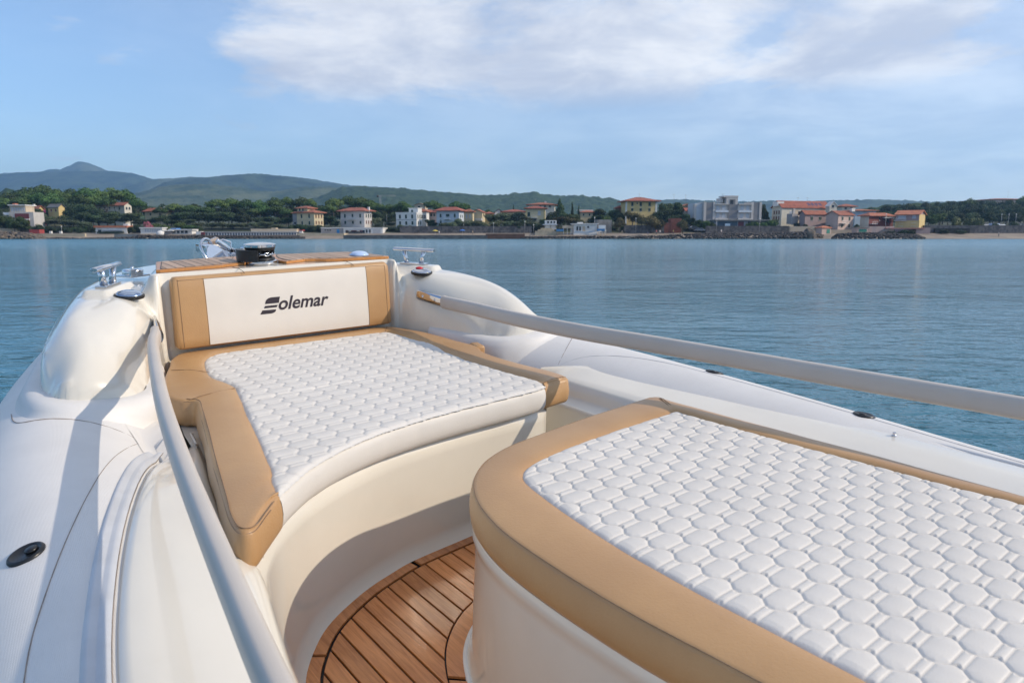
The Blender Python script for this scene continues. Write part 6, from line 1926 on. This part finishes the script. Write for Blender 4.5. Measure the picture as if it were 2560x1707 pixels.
# around the villas
row('umbrella', [(836, 500, 52, 352), (872, 495, 66, 366), (904, 498, 60, 362), (930, 506, 50, 356), (826, 516, 50, 336), (950, 514, 50, 350), (975, 516, 46, 348), (1008, 503, 52, 345), (1024, 512, 44, 338), (1084, 501, 52, 372), (1100, 508, 44, 366), (1142, 503, 48, 380), (1160, 508, 42, 372)],
    'umbrella pine standing behind the villas in the middle of the shore', 'pines behind the middle villas')
row('oak', [(826, 540, 42, 312), (838, 552, 30, 300), (945, 528, 52, 322), (965, 534, 50, 318), (985, 530, 40, 322), (960, 552, 40, 304), (978, 556, 34, 302), (1076, 548, 34, 300), (1082, 556, 36, 298), (812, 552, 26, 304)], 'dark evergreen tree between the villas in the middle of the shore', 'dark trees between the middle villas')
row('olive', [(940, 544, 40, 304), (952, 556, 36, 298), (1004, 562, 30, 292), (1022, 564, 26, 292), (1112, 556, 36, 290), (1132, 552, 40, 290), (1148, 546, 30, 292), (1175, 548, 46, 291), (1190, 552, 44, 290), (1208, 552, 40, 290), (1232, 536, 54, 304), (1262, 532, 56, 306), (1292, 530, 54, 308), (1310, 540, 44, 302), (1240, 552, 44, 292), (1270, 552, 46, 291), (1300, 550, 46, 290), (1322, 546, 44, 292), (1342, 556, 34, 290)],
    'grey-green tree standing along the sea wall in the middle of the shore', 'grey-green trees along the sea wall')
tree('umbrella', 1220, 524, 26, 345, 'small rounded pine behind the plain gable in the middle')
tree('cypress', 1284, 518, 10, 350, 'small dark cone tree poking over the long red roof')
tree('cypress', 1400, 506, 40, 320, 'tall dark layered cedar right of the cream square villa')
row('cypress', [(1430, 512, 14, 326), (1446, 518, 12, 322)], 'slim dark cypress right of the tall cedar', 'slim cypresses beside the cedar')
row('oak', [(1378, 528, 40, 310), (1408, 530, 46, 312), (1432, 534, 40, 308), (1360, 546, 34, 300), (1500, 522, 60, 318), (1530, 524, 50, 316), (1486, 538, 40, 306), (1548, 530, 40, 312), (1512, 536, 50, 306)], 'dark evergreen tree between the square villa and the large yellow house', 'dark trees left of the large yellow house')
row('tamarisk', [(1396, 540, 44, 298), (1424, 542, 40, 296), (1448, 546, 34, 295), (1580, 528, 50, 302), (1604, 536, 44, 298), (1630, 540, 36, 298)], 'olive-brown tree below the houses at right of centre', 'olive-brown trees right of centre')
tree('tamarisk', 1548, 541, 34, 288, 'round olive-brown tree on the beach left of the large yellow house')
tree('tamarisk', 1628, 536, 58, 287, 'widest olive-brown tree on the beach below the large yellow house')
tree('tamarisk', 1652, 545, 26, 286.5, 'narrow olive-brown tree just left of the brick block')
tree('tamarisk', 1706, 546, 34, 286, 'round olive-brown tree on the beach right of the brick block')
tree('bush', 1512, 541, 30, 290.5, 'light green rounded shrub behind the grey concrete block')
row('oak', [(1664, 506, 54, 322), (1690, 505, 60, 328), (1660, 520, 50, 312), (1690, 522, 60, 310), (1712, 532, 40, 306), (1640, 528, 40, 308), (1680, 536, 50, 302), (1726, 544, 30, 300)], 'dark evergreen tree in the clump right of the large yellow house', 'dark clump right of the large yellow house')
row('bush', [(1742, 549, 30, 294), (1762, 551, 30, 293), (1780, 554, 26, 292), (1884, 553, 30, 289), (1905, 555, 30, 289), (1925, 550, 34, 292), (1872, 557, 22, 288.6)], 'light green shrub on the sea wall below the white flats', 'shrubs below the white flats')
row('oak', [(1906, 510, 24, 316), (1912, 528, 26, 308), (1935, 548, 30, 300), (1990, 556, 20, 298), (2012, 560, 22, 294), (2140, 560, 20, 292), (2066, 562, 20, 292)], 'dark tree squeezed between houses on the right part of the shore', 'dark trees between the right-hand houses')
# low growth along the top of the sea wall
rb_ = random.Random(77)
px = -30
while px < 2150:
    if not any(a < px < b_ for a, b_ in ((240, 320), (352, 480), (520, 745), (803, 957), (1395, 1530), (1660, 1705), (1785, 1925), (2040, 2180))):
        D_ = rb_.uniform(290.5, 295)
        tree(rb_.choice(['darkbush', 'darkbush', 'bush']), px, rb_.uniform(563, 571), rb_.uniform(24, 38), D_, 'low rounded shrub in the green fringe above the sea wall', 'shrubs of the fringe above the sea wall')
    px += rb_.uniform(13, 26)
# right wooded hill
items = []
rr = random.Random(12)
prof_t = [(2150, 522), (2180, 515), (2220, 508), (2260, 505), (2320, 503), (2380, 500), (2430, 497), (2470, 499), (2520, 497), (2570, 492), (2640, 490)]
for i in range(24):
    px = 2165 + i * 19 + rr.uniform(-6, 6)
    top = float(np.interp(px, [p[0] for p in prof_t], [p[1] for p in prof_t])) + rr.uniform(0, 4)
    items.append((px, top, rr.uniform(34, 46), rr.uniform(440, 500)))
row('oak', items, 'dark evergreen tree on the crest of the wooded hill at right', 'trees on the right-hand wooded hill crest')
items = []
for r_ in range(3):
    for i in range(20):
        px = 2190 + i * 23 + rr.uniform(-9, 9) + r_ * 7
        top = float(np.interp(px, [p[0] for p in prof_t], [p[1] for p in prof_t])) + 10 + r_ * 11 + rr.uniform(-3, 3)
        items.append((px, top, rr.uniform(34, 50), 420 - r_ * 42 + rr.uniform(-8, 8)))
row('oak', items, 'dark evergreen tree on the slope of the wooded hill at right', 'trees on the right-hand wooded hill slope')
row('green', [(2306, 536, 30, 300), (2325, 540, 32, 300), (2345, 532, 36, 312), (2320, 530, 30, 316)], 'leafy green tree just right of the yellow-floored house', 'leafy trees right of the yellow house')
row('umbrella', [(2418, 496, 40, 452), (2556, 489, 56, 460), (2600, 486, 50, 460)], 'bright rounded pine on the skyline of the right-hand hill', 'pines on the right-hand skyline')
tree('reed', 2386, 540, 56, 297, 'broad tawny reed clump on the embankment at right')
tree('reed', 2432, 543, 50, 296, 'smaller tawny reed clump right of the broad one')
row('darkbush', [(2530, 553, 34, 294), (2484, 558, 24, 295), (2360, 574, 30, 283.5), (2400, 575, 34, 283.5), (2258, 574, 30, 282), (2280, 576, 24, 281.5), (2225, 577, 24, 281.5)], 'dark shrub on the right-hand embankment', 'shrubs on the right-hand embankment')
# ================================================================== small things on the shore
def person_mesh(shirt, legs, stride):
    """one continuous figure grown from a skeleton with a skin modifier"""
    V = [((0, 0, .93), .15), ((0, 0, 1.12), .135), ((0, .01, 1.33), .165), ((0, .01, 1.46), .07), ((0, -.01, 1.55), .06), ((0, -.02, 1.65), .10), ((0, -.01, 1.73), .085)]
    E_ = [(0, 1), (1, 2), (2, 3), (3, 4), (4, 5), (5, 6)]
    for sx in (-1, 1):
        n = len(V)
        V += [((sx * .10, sx * stride * .2, .80), .10), ((sx * .10, sx * stride * .8, .47), .068), ((sx * .10, sx * stride * 1.1, .09), .045), ((sx * .11, sx * stride * 1.1 - .14, .04), .035)]
        E_ += [(0, n), (n, n + 1), (n + 1, n + 2), (n + 2, n + 3)]
        n = len(V)
        V += [((sx * .20, .01, 1.38), .065), ((sx * .26, -sx * stride * .5 + .03, 1.12), .045), ((sx * .25, -sx * stride * .9 - .05, .88), .035), ((sx * .25, -sx * stride - .08, .80), .032)]
        E_ += [(2, n), (n, n + 1), (n + 1, n + 2), (n + 2, n + 3)]
    me = bpy.data.meshes.new('figure')
    me.from_pydata([v[0] for v in V], E_, [])
    o = bpy.data.objects.new('figure', me); COL.objects.link(o)
    sk = o.modifiers.new('skin', 'SKIN')
    for i, v in enumerate(V):
        me.skin_vertices[0].data[i].radius = (v[1], v[1] * (.72 if i in (1, 2) else 1))
    me.skin_vertices[0].data[0].use_root = True
    sb = o.modifiers.new('smooth', 'SUBSURF'); sb.levels = 1; sb.render_levels = 1
    d_ = bpy.context.evaluated_depsgraph_get()
    r = bpy.data.meshes.new_from_object(o.evaluated_get(d_)); r.name = 'person'
    bpy.data.objects.remove(o)
    r.materials.clear()
    for m_ in (shirt, legs, mat('skin', (.42, .24, .16), .6, noise_amt=.1, noise_scale=5), mat('dark_hair', (.03, .02, .015), .7, noise_amt=.1, noise_scale=5)): r.materials.append(m_)
    for p in r.polygons:
        c = p.center
        p.use_smooth = True
        if c.z > 1.68 or (c.z > 1.58 and c.y > .03): p.material_index = 3
        elif c.z > 1.47 or (abs(c.x) > .19 and c.z < 1.2): p.material_index = 2
        elif c.z > .92: p.material_index = 0
        else: p.material_index = 1
    return r
cloth = lambda n, c: mat('cloth_' + n, c, .85, noise_amt=.1, noise_scale=6)
PEOPLE = [(1098, 271, 1.9, (.75, .75, .75), (.3, .32, .36), 'person in white shirt walking along the dark quay'),
          (1683, 283, 2.6, (.55, .60, .10), (.06, .06, .07), 'person in yellow-green shirt walking in front of the brick block'),
          (1803, 284, 2.9, (.78, .76, .74), (.55, .40, .35), 'person in white standing at the smooth grey sea wall'),
          (1641, 282, 2.4, (.55, .12, .12), (.1, .1, .12), 'person in red top standing below the widest olive-brown tree'),
          (1650, 282.4, 2.4, (.78, .77, .75), (.2, .2, .24), 'person in white top standing beside the person in red'),
          (1620, 276, 1.0, (.10, .13, .25), (.08, .08, .1), 'person in dark blue standing low on the beach'),
          (1182, 272, 2.0, (.5, .42, .3), (.12, .12, .14), 'person in beige standing on the quay near the rusty end'),
          (1555, 281, 2.3, (.78, .77, .75), (.3, .25, .2), 'person in pale clothes under the round olive-brown tree'),
          (2497, 275, .9, (.6, .55, .5), (.2, .2, .22), 'person in beige on the right-hand sand')]
for i, (px, D, z, a, b_, lab) in enumerate(PEOPLE):
    o = obj('person', person_mesh(cloth('top%d' % i, a), cloth('legs%d' % i, b_), .12 if 'walking' in lab else .03))
    o.location = (XW(px, D), D, ground(D) - .02 if D > 273 else z); o.rotation_euler = (0, 0, 1.3 if 'walking' in lab else .2 * i)
    tag(o, lab, 'person')
    if px in (1098, 1182): o.location.z = ZW(588, 268.2) ; o.location.y = 268.2; o.location.x = XW(px, 268.2)
def parasol(px, D, z, c, lab):
    r = bpy.data.objects.new('beach_parasol', None); COL.objects.link(r); r.location = (XW(px, D), D, z); tag(r, lab, 'parasol')
    g = G().tube([(0, 0, 0), (0, 0, 2.1)], .03, n=6); obj('pole', mesh_of('pole', g.v, g.f, trim_w), r)
    g = G().lathe([(1.15, 1.75), (1.1, 1.8), (.6, 2.08), (.0, 2.25)], n=12); obj('canopy', mesh_of('canopy', g.v, g.f, cloth(lab[:6], c)), r)
parasol(1088, 273, ground(273) + .6, (.65, .50, .08), 'yellow parasol on the sand behind the quay')
parasol(1156, 274, ground(274) + .6, (.05, .18, .55), 'blue parasol on the sand below the olive trees')
def car(px, D, z, c, lab, rot=0.0, group=None):
    r = bpy.data.objects.new('parked_car', None); COL.objects.link(r); r.location = (XW(px, D), D, z); r.rotation_euler = (0, 0, rot); tag(r, lab, 'car', group)
    prof = [(-2.1, .35), (-2.15, .75), (-1.9, .95), (-1.25, 1.02), (-.7, 1.45), (.75, 1.47), (1.35, 1.05), (2.0, .9), (2.1, .6), (2.05, .35)]
    g = G().rings([[(x, y * (1 if z_ < 1.1 else .86), z_) for x, z_ in prof] for y in (-.85, .85)], closed=True, cap=True)
    obj('body', mesh_of('body', g.v, g.f, mat('car_paint_' + lab[:5], c, .25, coat=.6, noise_amt=.03, noise_scale=2), smooth=False), r)
    g = G().rings([[(x, y, z_) for x, z_ in ((-1.1, 1.05), (-.66, 1.40), (.70, 1.41), (1.18, 1.06))] for y in (-.875, .875)], closed=True, cap=True)
    obj('side_glass', mesh_of('side_glass', g.v, g.f, pane, smooth=False), r)
    for x in (-1.3, 1.3):
        for y in (-.8, .8):
            g = G().lathe([(0, -.1), (.31, -.1), (.33, 0), (.31, .1), (0, .1)], (x, y, .33), 16, axis=(0, 1, 0))
            obj('wheel', mesh_of('wheel', g.v, g.f, rubber), r)
car(1733, 285, 3.4, (.02, .02, .025), 'dark car parked behind the round olive-brown tree', .15)
car(1748, 283.5, 2.7, (.10, .12, .16), 'blue-grey car parked nearest the beach below the white flats', .1)
for i, (px, c, lab) in enumerate(((2458, (.6, .6, .6), 'silver car at the left end of the parked row behind the reeds'), (2478, (.10, .16, .28), 'blue car in the parked row right of the reeds'), (2497, (.75, .75, .75), 'white car in the parked row right of the reeds'), (2540, (.72, .72, .72), 'white car at the right edge of the parked row'), (2556, (.05, .07, .1), 'dark car at the right edge of the parked row'))):
    car(px, 300 + i * .5, ground(300) + .3, c, lab, .3)
# lamps, poles, aerials, crane
grey_m = mat('galvanised_steel', (.32, .33, .34), .5, metal=.3, noise_amt=.1, noise_scale=2)
def lamp(px, D, py_top, lab, group='street lamps along the shore', zb=None):
    z0 = ground(D) if zb is None else zb
    hgt = ZW(py_top, D) - z0
    r = bpy.data.objects.new('street_lamp', None); COL.objects.link(r); r.location = (XW(px, D), D, z0); tag(r, lab, 'street lamp', group)
    g = G().tube([(0, 0, 0), (0, 0, hgt)], .07, n=6); obj('post', mesh_of('post', g.v, g.f, grey_m), r)
    g = G().lathe([(.0, 0), (.16, .05), (.20, .22), (.14, .40), (.0, .46)], (0, 0, hgt - .1), 10); obj('lamp_head', mesh_of('lamp_head', g.v, g.f, trim_w), r)
for px, D, py in ((1234, 276, 559), (1312, 283, 555), (1589, 283, 547), (1790, 284.5, 549), (1898, 284.5, 549), (1486, 283, 545), (1334, 279, 563), (155, 283, 567), (2212, 283.5, 537)):
    mx, mt = min(MARKS, key=lambda m_: abs(m_[0] - px))
    lamp(px, D, py, '%s pale street lamp on the shore %s the %s' % ('taller' if py < 556 else 'shorter', 'left of' if px < mx else 'right of', mt))
for px, wh in ((2500, 'left'), (2518, 'middle'), (2536, 'right')): lamp(px, 304, 537, wh + ' one of the three tall lamps in the car park at far right', 'lamps of the right-hand car park')
for px, D, top, base_, lab in ((968, 308, 537, 565, 'slim wooden pole beside the flat-roofed white house'), (960, 296, 555, 575, 'short pole left of the flat-roofed white house'), (1596, 310, 484, 495, 'roof aerial on the large yellow house'), (1682, 340, 485, 510, 'thin aerial mast between the yellow house and the flats'), (1711, 345, 487, 515, 'thin aerial mast beside the ochre gable'), (1803, 306, 484, 497, 'aerial on the roof room of the white flats'), (1990, 308, 493, 505, 'aerial on the red roof with solar panels'), (2013, 308, 493, 503, 'second aerial left of the solar panels'), (2510, 562, 480, 495, 'aerial on the hilltop house roof'), (1338, 347, 496, 507, 'aerial on the large red roof behind the square villa'), (778, 301, 513, 527, 'aerial on the tower villa roof')):
    g = G().tube([(0, 0, 0), (0, 0, ZW(top, D) - ZW(base_, D))], .06 if 'pole' in lab else .045, n=5)
    zt_ = ZW(top, D) - ZW(base_, D)
    if 'aerial' in lab:
        g.tube([(-.7, 0, zt_ - .3), (.7, 0, zt_ - .3)], .03, n=4)
        for k in range(4): g.tube([(-.6 + k * .4, -.25, zt_ - .3), (-.6 + k * .4, .25, zt_ - .3)], .02, n=4)
    o = obj('pole' if 'pole' in lab else 'roof_aerial', mesh_of('pole', g.v, g.f, grey_m)); o.location = (XW(px, D), D, ZW(base_, D)); tag(o, lab, 'pole' if 'pole' in lab else 'aerial')
D = 420
r = bpy.data.objects.new('tower_crane', None); COL.objects.link(r); r.location = (XW(953, D), D, ground(D)); tag(r, 'thin tower crane above the pines left of the flat-roofed house', 'crane')
ht = ZW(489, D) - ground(D)
g = G()
for sx in (-.35, .35):
    for sy in (-.35, .35): g.tube([(sx, sy, 0), (sx, sy, ht)], .07, n=4)
for k in range(int(ht / 1.4)): g.tube([(-.35, -.35, k * 1.4), (.35, -.35, k * 1.4 + 1.4)], .05, n=4)
obj('mast', mesh_of('mast', g.v, g.f, grey_m), r)
g = G()
for y, z in ((-.3, 0), (.3, 0), (0, .6)): g.tube([(-2.0, y, ht + z - .4), (8.8, y, ht + z - .4)], .06, n=4)
for k in range(10): g.tube([(-2 + k * 1.05, -.3, ht - .4), (-1.5 + k * 1.05, 0, ht + .2)], .04, n=4)
obj('jib', mesh_of('jib', g.v, g.f, grey_m), r)
g = G().box((-1.4, 0, ht - .5), (1.0, .8, 1.2)); obj('counterweight', mesh_of('counterweight', g.v, g.f, conc), r)
# wooden slipway and floating mark
g = G()
p0, p1 = Vector((XW(1560, 264), 264, .25)), Vector((XW(1603, 272), 272, ZW(587, 272)))
d = (p1 - p0); n_ = Vector((-d.y, d.x, 0)).normalized() * .9
for i in range(14):
    q = p0.lerp(p1, i / 13); g.box((q.x - p0.x, q.y - p0.y, q.z), (.75, 1.6, .12), rz=math.atan2(d.y, d.x))
o = obj('wooden_slipway', mesh_of('wooden_slipway', g.v, g.f, conc_l, smooth=False)); o.location = (p0.x, p0.y, 0); tag(o, 'pale wooden slipway running from the beach into the water', 'slipway')
# ================================================================== air
hm = bpy.data.materials.new('haze_air')
hm.use_nodes = True
hm.node_tree.nodes.clear()
ho = N(hm.node_tree, 'ShaderNodeOutputMaterial')
hv = N(hm.node_tree, 'ShaderNodeVolumePrincipled')
hv.inputs['Color'].default_value = (0.38, 0.64, 1.0, 1)
hv.inputs['Density'].default_value = 0.00014
hv.inputs['Anisotropy'].default_value = 0.35
hm.node_tree.links.new(hv.outputs[0], ho.inputs['Volume'])
g = G().box((0, 0, 0), (14400, 14400, 640))
hz = obj('haze', mesh_of('haze', g.v, g.f, hm, smooth=False)); hz.location = (0, 0, 640 / 2 - 6); hz['kind'] = 'stuff'
